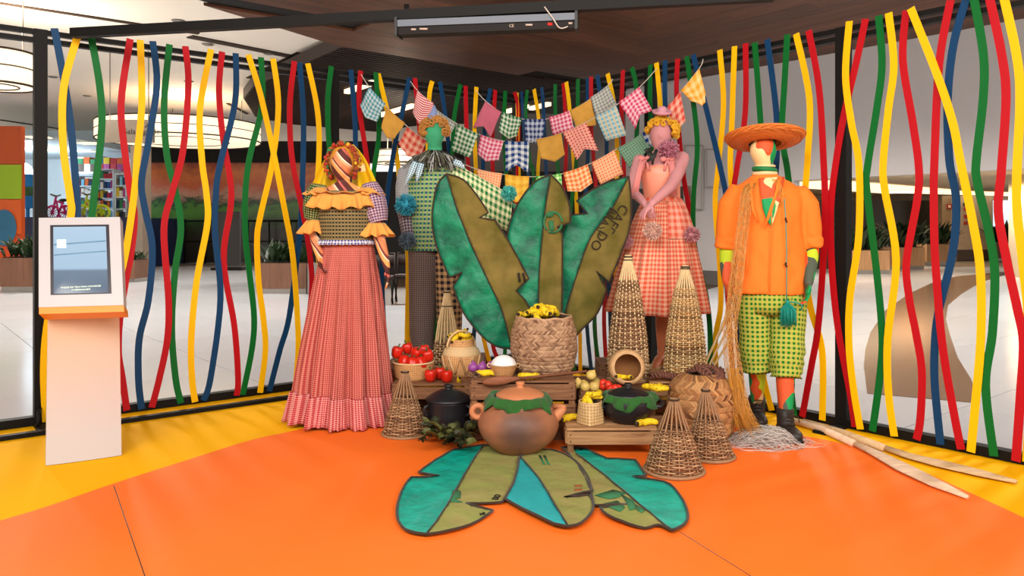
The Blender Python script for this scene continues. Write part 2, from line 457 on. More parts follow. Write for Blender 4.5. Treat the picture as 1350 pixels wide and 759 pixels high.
m_leafdk = plain('dry_bay_leaf', '#34361a', 0.55, var=0.3, sc=14)
m_leaflt = plain('pale_bay_leaf', '#686a34', 0.55, var=0.3, sc=14)
m_plant = plain('plant_leaf', '#27401c', 0.5, var=0.4, sc=3)
m_planter = wood('planter_wood', '#5f4030', '#7a5540', 0.8, 0.6, 2, 0.2)
m_planterL = wood('light_planter_wood', '#8f6a48', '#ab8460', 0.8, 0.6, 2, 0.15)
m_steel = plain('brushed_steel', '#8c8680', 0.35, 0.8)
m_soil = plain('soil', '#2a1c12', 0.95)
m_lamp = emitm('lamp_diffuser', '#ffe9c8', 0.62)
m_strip = emitm('strip_lamp', '#ffe4bc', 0.9)

# ================= setting: floor, ceilings, walls
def clip(poly, p, n):
    out = []; k = len(poly)
    for i in range(k):
        a, b = poly[i], poly[(i+1) % k]; da, db = (a-p).dot(n), (b-p).dot(n)
        if da >= 0: out.append(a)
        if (da > 0) != (db > 0) and abs(da-db) > 1e-9: out.append(a+(b-a)*(da/(da-db)))
    return out
mb = MB(); mb.box((2, 18, -0.06), (70, 60, 0.08))
floor = mb.build('floor', m_grout, kind='structure', base=(0, 0, 0))
proto = None; cnt = 0
T = 1.2; cand = []
for i in range(-30, 40):
    for j in range(-30, 40):
        c = CORNER+UD*((i+0.5)*T)+VD*((j+0.5)*T)
        if c.y < 4.2 or c.y > 26: continue
        if abs(c.x) > c.y*0.9+3.0: continue
        la, lb = (c-CORNER).dot(VD), (c-CORNER).dot(UD)
        if la > 1.3 and lb < -1.3: continue     # under the stage mat
        cand.append((c.length, c))
cand.sort(key=lambda q: q[0])
mb = MB(); mb.box((0, 0, 0.009), (T-0.006, T-0.006, 0.018))
for k, (d, c) in enumerate(cand[:300]):
    if proto is None:
        proto = mb.build('tile', m_tile, floor, smooth=False)
        proto.location = c-Vector((0,0,0.02)); proto.rotation_euler.z = math.atan2(UD.y, UD.x)
        OFF[proto.name] = Vector((0,0,0))
        proto.data.transform(Matrix.Identity(4))
    else:
        o = proto.copy(); COL.objects.link(o); o.location = c-Vector((0,0,0.02))
mb = MB()
for d, c in cand[300:]:
    mb.box(c+Vector((0,0,-0.011)), (T-0.006, T-0.006, 0.018), Matrix.Rotation(math.atan2(UD.y, UD.x), 3, 'Z'))
if len(cand) > 300: mb.build('tile_field', m_tile, floor, kind='stuff', smooth=False)
gp = [(1350,354),(1325,358),(1261,364),(1230,372),(1198,387),(1167,409),(1148,437),(1141,460),(1139,482),(1143.4,518),(1292,531),(1280,499),(1262.6,471),(1252,440),(1247,420),(1250,402),(1268,387),(1293,372),(1325,362),(1350,357.5)]
mb = MB(); mb.poly([atz(x, y, 0.002) for x, y in gp], 0.004)
mb.build('granite_inlay', m_granite, floor, smooth=False, label='curved brown polished granite inlay')
# stage mat
def wc(a, b, z): p = CORNER-UD*a+VD*b; return Vector((p.x, p.y, z))
mat_root = thing('floor_mat', 'yellow and orange vinyl stage mat under the whole display', 'floor mat', (0, 3.5, 0), kind='structure')
mb = MB()
mb.poly([wc(-.10, -.10, 0.006), wc(7.6, -.10, 0.006), wc(7.6, 1.5, 0.006), Vector((-3.4, 0.6, .006)), Vector((4.2, 0.4, .006)), wc(1.5, 6.4, 0.006), wc(-.10, 6.4, 0.006)], 0.006)
mb.build('yellow_sheet', m_matY, mat_root, smooth=False)
op = [(-60,705),(0,686),(60,668),(150,637),(250,605),(330,580),(390,567),(430,557),(550,549),(700,546),(850,549),(960,558),(1045,572),(1100,582),(1170,601),(1230,627),(1270,645),(1350,682),(1420,716)]
pts = [atz(x, y, 0.009) for x, y in catmull(op, 4)]+[Vector((2.6, 0.9, .009)), Vector((-2.6, 0.9, .009))]
mb = MB(); mb.poly(pts, 0.004); mb.build('orange_sheet', m_matO, mat_root, smooth=False)
mb = MB()
for a, b in (((150,640),(205,800)), ((895,700),(1040,790))):
    mb.bar(atz(*a, 0.0092), atz(*b, 0.0092), 0.004, 0.001)
mb.build('seam', m_piping, mat_root)

# ceiling
ZC = 4.76
def cp(x, y, z=ZC): return atz(x, y, z)
K = cp(827, 122); P0 = cp(450, 62); Q0 = cp(245, 0)
slp = [(452,60),(335,112),(322,128),(337,152),(400,166),(480,174),(560,162),(700,160),(835,150),(835,118)]
mb = MB(); mb.box((2, 18, 5.2), (70, 60, 0.1)); ceiling = mb.build('ceiling', m_ceilW, kind='structure', base=(0,0,5.15))
mb = MB()
# recess lines of the pale ceiling
for a, b, wd in (((0,4),(262,44), .12), ((250,48),(397,77), .25), ((397,70),(330,103), .22), ((0,158),(160,182), .1), ((300,136),(326,150), .1)):
    mb.bar(atz(*a, 5.14), atz(*b, 5.14), wd, 0.03)
mb.build('recess_line', m_stembr, ceiling, smooth=False)
for x, y in ((91,58),(70,101),(274,58),(115,126),(249,107),(235,27),(354,70)):
    mb = MB(); p = atz(x, y, 5.15); mb.lathe([(0.001, -.03), (.09, -.03), (.13, 0), (.001, 0)], p, 12); mb.build('sprinkler' if y != 70 else 'speaker_grille', m_steel, ceiling)
# wood soffit planks
def planks(poly, d, s, name, mat, o0, w_=0.62, L=3.6):
    ang = math.atan2(d.y, d.x); n = 0
    rnd = random.Random(4)
    for i in range(-60, 60):
        strip = clip(clip(poly, o0+s*(i*w_), s), o0+s*((i+1)*w_), -s)
        if len(strip) < 3: continue
        for j in range(-14, 14):
            o1 = o0+d*(j*L+(i % 3)*1.2)
            pc = clip(clip(strip, o1, d), o1+d*L, -d)
            if len(pc) < 3: continue
            c = sum(pc, Vector())/len(pc)
            pc = [c+(q-c)*0.999 for q in pc]
            if (pc[1]-pc[0]).cross(pc[2]-pc[0]).length < 1e-5: continue
            mm = MB(); rz = Matrix.Rotation(-ang, 3, 'Z')
            mm.poly([rz @ (q-c)+Vector((0,0,rnd.uniform(0,.004))) for q in pc], 0.05, Vector((0,0,-1)))
            me = mm.mesh(name, Vector((0,0,0)), False); me.materials.append(mat)
            ob = bpy.data.objects.new(name, me); COL.objects.link(ob); ob.parent = soffit
            ob.location = c-OFF[soffit.name]; ob.rotation_euler.z = ang; n += 1
    return n
mb = MB()
Q1 = Q0+(Q0-P0).normalized()*14; BB = K+Vector((-.15, -1.406, 0)).normalized()*24
R1 = K+VD*26
mb.poly([q+Vector((0,0,.06)) for q in (K, R1, R1+Vector((0,-6,0)), BB, Q1, Q0, P0)], 0.3, Vector((0,0,-1)))
soffit = mb.build('ceiling', m_dark, kind='structure', base=(0, 0, ZC), smooth=False)
soffit['label'] = 'dark wood plank soffit above the display'
planks([K, P0, Q0, Q1, BB], UD, VD, 'plank', m_woodceil, K)
planks([K, BB, R1+Vector((0,-6,0)), R1], VD, UD, 'plank', m_woodceil2, K)
# slat ceiling
SZ = 4.82
sp = [atz(x, y, SZ) for x, y in slp]
mb = MB(); mb.poly([q+Vector((0,0,.14)) for q in sp], 0.06, Vector((0,0,-1)))
slatc = mb.build('ceiling', m_dark, kind='structure', base=(0, 0, SZ), smooth=False)
slatc['label'] = 'recessed dark slatted ceiling beyond the wood soffit'
mb = MB()
for i in range(3): mb.bar(sp[i]+Vector((0,0,.1)), sp[i+1]+Vector((0,0,.1)), .05, .26)
mb.build('edge_trim', m_slat, slatc, smooth=False)
for i in range(-70, 90):
    o = sp[0]+VD*(i*0.16); hits = []
    for k in range(len(sp)):
        a, b = sp[k], sp[(k+1) % len(sp)]; da, db = (a-o).dot(VD), (b-o).dot(VD)
        if (da > 0) != (db > 0): hits.append(a+(b-a)*(da/(da-db)))
    hits.sort(key=lambda q: q.dot(UD))
    for k in range(0, len(hits)-1, 2):
        if (hits[k+1]-hits[k]).length > 0.3:
            mb = MB(); mb.bar(hits[k], hits[k+1], .05, .12); mb.build('slat', m_slat, slatc, smooth=False)
for a, b in (((457,121),(497,107)), ((500,152),(545,139)), ((668,147),(695,140)), ((700,143),(724,137))):
    mb = MB(); mb.bar(atz(*a, 4.70), atz(*b, 4.70), .14, .10)
    mb.build('linear_lamp', m_strip, label='thin glowing linear lamp hung below the slatted ceiling, %s' % ('leftmost' if a[0] == 457 else 'above the striped flag' if a[0] == 500 else 'left of the corner post' if a[0] == 668 else 'right of the corner post'), cat='lamp', smooth=False)
# right fascia wall
W0 = Vector((4.6, 17.9, 0))
def wr(t, z, off=0): p = W0+VD*t-UD*off; return Vector((p.x, p.y, z))
def slab(a, b, z0, z1, th, name, mat, parent=None, **kw):
    mb = MB(); c0 = (a+b)/2; mb.bar(Vector((a.x, a.y, (z0+z1)/2)), Vector((b.x, b.y, (z0+z1)/2)), th, z1-z0)
    return mb.build(name, mat, parent, smooth=False, **kw)
wall_r = slab(wr(-2.6, 0), wr(14, 0), 2.28, ZC+.3, .2, 'wall_right', m_wall, kind='structure')
wall_c = slab(wr(-.55, 0, -.02), wr(2.1, 0, -.02), 0.0, 2.28, .22, 'wall_center', m_wall, kind='structure')
slab(wr(-.56, 0, .12), wr(2.12, 0, .12), 0.0, .32, .03, 'baseboard_center', plain('grey_skirting', '#5c5652', 0.5), kind='structure')
mb = MB()
for (x0, y0, x1, y1) in ((902,192,926,276), (930,197,950,247)):
    for a, b in (((x0,y0),(x1,y0)), ((x1,y0),(x1,y1)), ((x0,y1),(x1,y1)), ((x0,y0),(x0,y1))):
        def pp(x, y):
            r = (x-CXP)/F; o = W0-UD*.13; t = (o.x-r*o.y)/(r*VD.y-VD.x); q = o+VD*t; return Vector((q.x, q.y, H-(y-HZ)/F*q.y))
        mb.bar(pp(*a), pp(*b), .03, .03)
mb.build('panel_joint', m_steel, wall_r, smooth=False)
slab(wr(3.2, 0, -8.5), wr(20, 0, -8.5), 0, 4.7, .2, 'wall_back', plain('cream_wall', '#b9a58b', .8, var=.02), kind='structure')
# ================= hall background, left
def vslab(x0, y0, x1, y1, Y, th, name, mat, parent=None, **kw):
    a, b = at(x0, y0, Y), at(x1, y1, Y)
    mb = MB(); mb.box(((a.x+b.x)/2, Y+th/2, (a.z+b.z)/2), (abs(b.x-a.x), th, abs(a.z-b.z)))
    return mb.build(name, mat, parent, smooth=False, **kw)
def floory(Y): return HZ+H*F/Y
def mural():
    m = M('painted_mural', 0.3, 0, 0.5); v = m.obj()
    x = m.n('SeparateXYZ', {0: v}, 0); z = m.nt.nodes[-1].outputs[2]
    nz = m.noise(v, 0.9, 8, rough=0.68, dist=1.2)
    h = m.math('ADD', z, m.math('MULTIPLY', m.math('SUBTRACT', nz, 0.5), 1.8))
    c = m.ramp(m.math('DIVIDE', h, 4.0), [(0.0, C('#1d1610')), (0.28, C('#2a2416')), (0.36, C('#2c4a1c')), (0.50, C('#4a7a2c')), (0.56, C('#173524')), (0.63, C('#b0826a')), (0.72, C('#b0502c')), (0.84, C('#c46a30')), (0.97, C('#7a2a1a'))])
    m.col(c); return m.m
m_mural = mural()
vslab(190, 214, 446, floory(29), 29, .3, 'wall_left', m_mural, kind='structure')
vslab(196, 186, 640, 214, 28.9, .5, 'trim_1', m_dark, kind='structure')
mb = MB()
for x in range(215, 440, 28): a = at(x, 292, 28.6); b = at(x, floory(28.6), 28.6); mb.bar(a, b, .05, .05, Vector((0,1,0)))
mb.bar(at(195, 291, 28.6), at(440, 291, 28.6), .07, .07); mb.bar(at(195, 318, 28.6), at(440, 318, 28.6), .04, .04)
mb.build('railing', m_black, label='dark railing in front of the painted mural wall', cat='railing')
vslab(432, 226, 900, floory(20), 20, .3, 'wall_center', m_dark, kind='structure')
vslab(612, 150, 905, 226, 21, .3, 'trim_2', plain('grey_bulkhead', '#6e6661', .8), kind='structure')
mb = MB(); a = atz(446, 402, .002); b = atz(860, 402, .002)
mb.poly([a, b, Vector((6, 20, .002)), Vector((-5.0, 20, .002))], .004); mb.build('floor', plain('cafe_wood_floor', '#4a3626', .4, sc=3), kind='structure', smooth=False)
vslab(172, 150, 188, floory(25), 25, .6, 'trim_3', plain('cream_column', '#c4b4a4', .7), kind='structure')
# toy shop
m_glasscool = plain('shop_white', '#cfdde6', .6, var=.02)
vslab(26, 150, 186, floory(31), 31, .2, 'wall_back', m_glasscool, kind='structure')
mb = MB(); mb.box((-17.2, 27.6, 4.05), (7.0, 6.8, .08)); shopc = mb.build('ceiling', m_glasscool, kind='structure', smooth=False)
for x, y in ((118,189),(112,199),(104,208),(96,217),(60,197),(82,216),(88,236),(50,181)):
    p = atz(x, y if y < 236 else 226, 4.0); mb = MB(); mb.box(p, (.6, .45, .04)); mb.build('lamp_panel', m_lamp, shopc, smooth=False)
light('shop_light', 'POINT', (-16.6, 26.5, 3.2), (-16.6, 26.5, 0), 260, .3, color=(.85, .95, 1))
vslab(26, 286, 155, floory(24), 24, 5.5, 'wall_left', plain('navy_panel', '#22305c', .4), kind='structure')
vslab(-60, 166, 27, floory(21.5), 21.5, .2, 'wall_left', plain('orange_wall_print', '#d8561c', .5, var=.15, sc=.8), kind='structure')
pr = bpy.context.scene.objects['wall_left.002'] if 'wall_left.002' in bpy.data.objects else None
for x0, y0, x1, y1, hx in ((-60, 217, 27, 262, '#9cbf1c'), (-60, 166, 27, 216, '#c4501c'), (-60, 263, 27, 309, '#e0601e'), (-60, 310, 27, 345, '#d84c18')):
    vslab(x0, y0, x1, y1, 21.44, .06, 'panel', plain('print_'+hx[1:], hx, .5, var=.12, sc=1.2), pr)
mb = MB()
p = at(5, 300, 21.4); mb.ball(p, (.35, .02, .5), 20); mb.build('blue_patch', plain('blue_print', '#2a6a8c', .5), pr)
# bikes and shelves
def bike(x, y, Y, r, col, ccol, label, w_=36):
    s = Y/F; c1 = at(x, y, Y); c2 = at(x+w_, y, Y)
    b = thing('bicycle', label, 'bicycle', ((c1.x+c2.x)/2, Y, c1.z-r))
    rx = Matrix.Rotation(math.pi/2, 3, 'X')
    for c in (c1, c2):
        mb = MB(); mb.torus(c, r*.85, r*.15, 20, 6, rx)
        for i in range(6):
            a = i*math.pi/6; d = Vector((math.cos(a), 0, math.sin(a)))*r*.8; mb.bar(c-d, c+d, .02, .02, Vector((0,1,0)))
        mb.build('wheel', ccol, b)
    mid = (c1+c2)/2; seat = mid+Vector((.15, 0, r*1.6)); hb = c1+Vector((.12, 0, r*2.1)); cr = mid+Vector((0, 0, 0))
    mb = MB()
    for p, q in ((c1, hb), (hb-Vector((0,0,.15)), seat-Vector((0,0,.1))), (hb-Vector((0,0,.15)), cr), (cr, seat), (cr, c2), (seat-Vector((0,0,.15)), c2)): mb.tube([p, q], .035, 6)
    mb.build('frame', col, b)
    mb = MB(); mb.ball(seat, (.16, .08, .05), 10); mb.build('seat', m_black2, b)
    mb = MB(); mb.tube([hb+Vector((-.02,-.25,.05)), hb, hb+Vector((-.02,.25,.05))], .03, 6); mb.build('handlebar', m_steel, b)
bike(69, 280, 24.3, .24, plain('pink_paint', '#d02a7a', .3), plain('pink_wheel', '#c81e6a', .4), 'small pink bicycle in the toy shop window', 17)
bike(110, 280, 24.3, .26, plain('lime_paint', '#b9cf10', .3), plain('lime_wheel', '#c9d812', .4), 'lime yellow bicycle in the toy shop window', 25)
mb = MB(); p = at(36, 252, 24.6); mb.lathe([(.001, -.05), (.55, -.05), (.55, .05), (.001, .05)], p, 28, m=Matrix.Rotation(math.pi/2, 3, 'X'))
mb.bar(p+Vector((0,.02,-.5)), Vector((p.x, p.y+.02, 1.63)), .1, .05, Vector((0,1,0)))
disp = mb.build('display_disc', plain('blue_disc', '#1c86d0', .4), label='round blue display board in the toy shop window', cat='display board')
vslab(31, 246, 42, 258, 24.5, .04, 'picture', plain('disc_print', '#3a7a3a', .5, var=.5, sc=4), disp)
vslab(47, 232, 56, 286.3, 24.6, .2, 'shop_poster', plain('poster_print', '#8a7a70', .6, var=.45, sc=5), label='tall narrow poster standing in the toy shop window', cat='poster')
hues = ['#1e5a9c', '#3a9ad0', '#c02a3a', '#e8e4da', '#18385c', '#d8641c', '#2a8c5a', '#b04a8c', '#e0c02a', '#7cc4e0', '#6a5a50']
TB = [plain('toy_'+h[1:], h, .5, var=.2, sc=8) for h in hues]
rs = random.Random(5)
def shelf(x0, x1, ytop, ybot, Y, rows, label, nb):
    a, b = at(x0, ytop, Y), at(x1, ybot, Y)
    s = thing('shelf_unit', label, 'shelf', ((a.x+b.x)/2, Y, b.z))
    W = b.x-a.x; Hh = a.z-b.z
    for x in (a.x, b.x):
        mb = MB(); mb.box((x, Y, (a.z+b.z)/2), (.04, .5, Hh)); mb.build('side_panel', m_glasscool, s, smooth=False)
    for i in range(rows+1):
        z = b.z+Hh*i/rows
        mb = MB(); mb.box(((a.x+b.x)/2, Y, z), (W, .5, .04)); mb.build('shelf_board', m_glasscool, s, smooth=False)
        if i < rows:
            for k in range(nb):
                bw = W/nb; hh = (Hh/rows-.06)*rs.uniform(.6, .97)
                mb = MB(); mb.box((a.x+bw*(k+.5), Y-.05, z+.02+hh/2), (bw*rs.uniform(.7, .95), .35, hh))
                mb.build('toy_box', rs.choice(TB), label='coloured toy box on the shelves of the toy shop', cat='toy box', group='toy boxes on the shop shelves', smooth=False)
shelf(106, 131, 232, 287.5, 27, 4, 'open toy shelf left of the rear pair in the shop', 5)
shelf(132, 154, 224, 287.2, 26.4, 5, 'open toy shelf at the middle of the shop window', 5)
shelf(157, 171, 230, 352.2, 25.6, 8, 'narrow white toy shelf against the cream column', 3)
for i in range(14):
    k = i % 7; p = at(110+k*8.6, 228, 27.4)
    mb = MB(); sz = .27 if i < 7 else rs.uniform(.16, .27)
    mb.box(p+Vector((rs.uniform(-.01,.01), 0, .035+sz*.5+(.272 if i > 6 else 0))), (.205, .4, sz), Matrix.Rotation(rs.uniform(-.06, .06), 3, 'Z'))
    mb.build('toy_box', rs.choice(TB), label='loose toy carton piled on top of the shop shelves', cat='toy box', group='cartons above the shop shelves', smooth=False)
mb = MB(); a = at(106, 228, 27.2); b = at(172, 228, 27.2); mb.box(((a.x+b.x)/2, 27.4, a.z), (b.x-a.x, .8, .06)); mb.build('top_board', m_glasscool, label='long white board above the toy shelves carrying loose cartons', cat='shelf')
# glazing of the shop
def glass():
    m = M('clear_glass', 0.02, 0, 0.5); m.b.inputs['Transmission Weight'].default_value = 1; m.b.inputs['IOR'].default_value = 1.0; m.col((.93,.98,1,1)); return m.m
a, b = at(27, 162, 23.9), at(172, 286, 23.9)
mb = MB(); mb.box(((a.x+b.x)/2, 23.9, (a.z+b.z)/2), (b.x-a.x, .02, a.z-b.z)); mb.build('window_1', glass(), kind='structure', smooth=False)
# lamps
def drum(x, y, z, rpx, h, label, Y=None, ztop=5.13):
    c = at(x, y, Y) if Y else atz(x, y, z); r = rpx*c.y/F
    d = thing('drum_lamp', label, 'lamp', c)
    mb = MB(); mb.lathe([(.001, 0), (r*.985, 0), (r, .03), (r, h), (r*.99, h+.02), (.001, h+.02)], c, 48); mb.build('shade', m_lamp, d)
    mb = MB()
    for zz in (-.005, h): mb.torus(c+Vector((0,0,zz)), r+.005, .02, 48, 6)
    mb.torus(c+Vector((0,0,h*.5)), r+.004, .012, 48, 6); mb.torus(c+Vector((0,0,-.01)), r*.6, .012, 48, 6)
    mb.build('rim', m_stembr, d)
    mb = MB()
    for a in (0, 2.1, 4.2): q = c+Vector((math.cos(a)*r*.8, math.sin(a)*r*.8, h)); mb.tube([q, Vector((q.x, q.y, ztop))], .012, 5)
    mb.build('suspension_wire', m_steel, d)
drum(-8, 113, 3.7, 48, .55, 'round fabric drum ceiling lamp cut by the left edge')
drum(238, 186, 3.9, 101, .5, 'very large round drum ceiling lamp above the painted mural')
drum(527, 215, 3.2, 32, .35, 'small round drum lamp behind the green headed mannequin', ztop=4.9)
# hanging sign
a, b = at(137, 158, 17), at(203, 188, 17)
sg = thing('hanging_sign', 'grey brown hanging sign board in front of the large drum lamp', 'sign', ((a.x+b.x)/2, 17, b.z))
mb = MB(); mb.box(((a.x+b.x)/2, 17, (a.z+b.z)/2), (b.x-a.x, .08, a.z-b.z)); mb.build('board', plain('sign_grey', '#8f8172', .6), sg, smooth=False)
mb = MB()
for x in (145, 196): q = at(x, 158, 17); mb.tube([q, Vector((q.x, 17, 5.15))], .012, 5)
mb.build('suspension_rod', m_steel, sg)
mt = frame_m(at(187, 173.5, 16.95), (1,0,0), (0,0,1)); text_mesh('lettering', 'Sala Monde', .17, m_black2, sg, mt)
mt = frame_m(at(192, 177, 16.95), (1,0,0), (0,0,1)); text_mesh('lettering', 'Espaço', .09, m_black2, sg, mt)
mb = MB(); mb.bar(at(191.5,168,16.95), at(193.8,163.5,16.95), .02, .02); mb.bar(at(193.8,163.5,16.95), at(196,168,16.95), .02, .02); mb.build('arrow', m_black2, sg)
# planters
def planter(x0, x1, ytop, yb, label, mat, dark=True, hp=28, seed=1, dep=.7):
    Y = H*F/(yb-HZ); a, b = at(x0, ytop, Y), at(x1, yb, Y); W = b.x-a.x; Hh = a.z
    p = thing('planter', label, 'planter', ((a.x+b.x)/2, Y+dep/2, 0))
    cx, cy = (a.x+b.x)/2, Y+dep/2
    mb = MB(); mb.box((cx, cy, Hh*.58), (W, dep, Hh*.84)); shade_auto(mb.build('box', mat, p, smooth=False))
    mb = MB(); mb.box((cx, cy, Hh*.08), (W*.97, dep*.97, Hh*.16)); mb.build('base', m_steel, p, smooth=False)
    mb = MB(); mb.box((cx, cy, Hh), (W*.94, dep*.9, .03)); mb.build('soil', m_soil, p, smooth=False)
    r = random.Random(seed); mb = MB()
    for i in range(130):
        o = Vector((cx+r.uniform(-.46, .46)*W, cy+r.uniform(-.4, .4)*dep, Hh)); an = r.uniform(0, 6.28); L = hp*Y/F*r.uniform(.5, 1.1); le = r.uniform(.25, .9)
        d = Vector((math.cos(an)*le, math.sin(an)*le, 1)).normalized(); s_ = Vector((-math.sin(an), math.cos(an), 0))*L*.11
        m1 = o+d*L*.55; e = o+d*L+Vector((math.cos(an), math.sin(an), -.6))*L*.3*le
        mb.add([o, m1-s_, e, m1+s_], [(0,1,2,3)])
    mb.build('foliage', m_plant, p, kind='stuff')
planter(0, 49, 340, 385, 'dark wooden planter left of the touch screen kiosk', m_planter, hp=34, seed=2)
planter(150, 178, 343, 372, 'dark planter mostly hidden behind the kiosk', m_planter, hp=14, seed=3)
planter(343, 404, 347, 387, 'brown planter with a leafy plant behind the crossed yellow bands', m_planter, hp=34, seed=4)
planter(1119, 1173, 330, 361, 'light wooden planter at the left of the row right of the black post', m_planterL, hp=42, seed=5)
planter(1175, 1219, 326, 355, 'light wooden planter at the middle of the row right of the black post', m_planterL, hp=42, seed=6)
planter(1222, 1258, 322, 350, 'light wooden planter at the right of the row beside the pale pillar', m_planterL, hp=34, seed=7)
planter(1314, 1352, 322, 344, 'wooden planter at the right edge behind the ribbons', m_planter, hp=34, seed=8)
mb = MB(); a, b = at(404, 365, 15.6), at(420, 391, 14.7); mb.box(((a.x+b.x)/2, 15.4, .3), (.24, .3, .6)); mb.build('pedestal', plain('grey_box', '#7a736e', .6), label='small grey box beside the brown planter', cat='box', smooth=False)
# totem speaker
a, b = at(287, 280, 24), at(317, 352, 24)
tt = thing('totem_display', 'tall dark totem display before the mural wall', 'display', ((a.x+b.x)/2, 24, 0))
mb = MB(); mb.box(((a.x+b.x)/2, 24, (a.z)/2+.08), (b.x-a.x, .15, a.z-.1)); shade_auto(mb.build('body', plain('charcoal', '#241f1c', .4), tt, smooth=False))
mb = MB(); mb.box(((a.x+b.x)/2, 24, .04), (b.x-a.x+.25, .5, .08)); mb.build('base', m_black, tt, smooth=False)
# cafe chairs
def cafe_chair(x, yb, label):
    Y = H*F/(yb-HZ); c = Vector(((x-CXP)/F*Y, Y, 0)); ch = thing('cafe_chair', label, 'chair', c, group='dark chairs in the cafe behind')
    mb = MB(); mb.box(c+Vector((0,0,.45)), (.42,.42,.03)); mb.build('seat', m_slat, ch, smooth=False)
    for sx in (-1, 1):
        for sy in (-1, 1):
            mb = MB(); mb.tube([c+Vector((sx*.19, sy*.19, .45)), c+Vector((sx*.23, sy*.23, 0))], .014, 6); mb.build('leg', m_steel if 0 else m_black, ch)
    mb = MB(); mb.tube([c+Vector((-.19, .2, .45)), c+Vector((-.19, .26, .85)), c+Vector((.19, .26, .85)), c+Vector((.19, .2, .45))], .014, 6)
    mb.box(c+Vector((0, .25, .72)), (.38, .02, .2)); mb.build('backrest', m_slat, ch)
for x, yb, lb in ((503, 399, 'dark cafe chair seen right of the red skirt mannequin arm'), (536, 396, 'dark cafe chair hidden behind the green headed mannequin'), (468, 390, 'dark cafe chair hidden behind the red skirt mannequin')): cafe_chair(x, yb, lb)
# ================= hall background, right
vslab(900, 225, 1700, floory(34), 34, .2, 'wall_back', plain('cream_wall', '#b9a58b', .8, var=.02), kind='structure')
mb = MB(); mb.box((19, 26, 2.75), (26, 17, .1)); lowc = mb.build('ceiling', plain('cream_ceiling', '#bfae96', .8, var=.02), kind='structure', smooth=False)
for a, b, wd, lb in (((1050,241),(1215,253), 2.6, 'left'), ((1180,252),(1400,258), 1.6, 'right')):
    mb = MB(); mb.bar(atz(*a, 2.66), atz(*b, 2.66), wd, .04); mb.build('light_strip', m_strip, lowc, smooth=False)
for i, (x, y) in enumerate(((8, 20), (13, 20), (17, 23), (12, 27))): light('low_spot', 'SPOT', (x, y, 2.6), (x, y, 0), 330, .2, color=(1, .86, .66), angle=150)
vslab(1074, 264, 1122, floory(24.6), 24.6, .3, 'wall_right', plain('dark_wood_front', '#33231a', .5), kind='structure')
vslab(1122, 264, 1246, floory(33), 33, .2, 'window_2', plain('dark_shopfront', '#3a342e', .3), kind='structure')
vslab(1311, 264, 1350, 318, 33, .2, 'window_3', emitm('daylight_pane', '#b8ccd6', .9), kind='structure')
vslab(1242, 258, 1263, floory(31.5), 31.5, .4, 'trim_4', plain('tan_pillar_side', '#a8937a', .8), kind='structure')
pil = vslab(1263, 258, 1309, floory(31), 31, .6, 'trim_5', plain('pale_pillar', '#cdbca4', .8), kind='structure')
vslab(1262, 329, 1310, floory(30.95), 30.95, .06, 'baseboard_right', plain('pillar_skirting', '#57483e', .5), kind='structure')
m_redsign = plain('red_sign', '#b8301c', .5)
for x, y, w_, hx, lb in ((1252, 272, 6, m_redsign, 'red framed square sign on the tan pillar side'), (1273, 269.5, 4.5, m_black2, 'dark round sign topmost on the pale pillar'), (1274, 275.5, 5, m_redsign, 'red square fire sign second from the top on the pale pillar'), (1274, 285.5, 5, m_redsign, 'red and white fire sign third from the top on the pale pillar'), (1273.5, 294, 4.5, m_redsign, 'lowest dark red sign on the pale pillar')):
    Y = 31.4 if x < 1260 else 30.9; vslab(x-w_/2, y-w_/2, x+w_/2, y+w_/2, Y, .04, 'wall_sign', hx, label=lb, cat='sign')
    if x == 1252: vslab(x-1.6, y-1.6, x+1.6, y+1.6, Y-.02, .03, 'centre', m_ceilW, bpy.data.objects['wall_sign'])
# ================= ribbon screens
HT = 2.6
def wbox(mb, side, a0, a1, z0, z1, off, th):
    d = -UD if side == 'l' else VD; n = VD if side == 'l' else -UD
    p = CORNER+d*a0+n*off; q = CORNER+d*a1+n*off; z = (z0+z1)/2
    mb.bar(Vector((p.x,p.y,z)), Vector((q.x,q.y,z)), th, z1-z0)
def tpar(side, x): p = wallpt(side, x); return (p-CORNER).dot(-UD if side == 'l' else VD)
screens = {}
for side in 'lr':
    screens[side] = thing('ribbon_screen', 'black metal frame with wavy coloured bands along the %s side of the stage' % ('left' if side == 'l' else 'right'), 'screen', CORNER, group=None)
    S = screens[side]; L = 5.6 if side == 'l' else 5.0
    for z0, z1 in ((HT-.03, HT), (HT-.085, HT-.055), (0.01, .065)):
        mb = MB(); wbox(mb, side, 0, L, z0, z1, 0, .05 if z0 > .5 else .07); mb.build('rail', m_black, S, smooth=False)
    xs = (53, 439) if side == 'l' else (858, 1112, 1420)
    for x in xs+(0,):
        if x == 0 and side == 'r': continue
        a = tpar(side, x) if x else 0
        mb = MB(); c = wallpt(side, x) if x else CORNER; mb.box((c.x, c.y, HT/2), (.075, .075, HT), Matrix.Rotation(math.atan2(UD.y, UD.x), 3, 'Z')); mb.build('post', m_black, S, smooth=False)
        if x not in (0,): 
            n = VD if side == 'l' else -UD
            mb = MB(); mb.bar(c+Vector((0,0,.015)), c+n*.3+Vector((0,0,.015)), .09, .018); mb.build('foot_plate', m_black, S, smooth=False)
mb = MB(); wbox(mb, 'l', .35, 5.6, .008, .035, .31, .05); mb.build('base_bar', m_black, screens['l'], smooth=False)
mb = MB()
a = at(100, 43, 0); p1 = atz(96, 44, HT-.02); p2 = atz(1020, -6, HT-.02)
mb.bar(p1, p2, .06, .06); mb.build('top_beam', m_black, screens['l'], smooth=False, label='long black beam crossing overhead from the left screen')
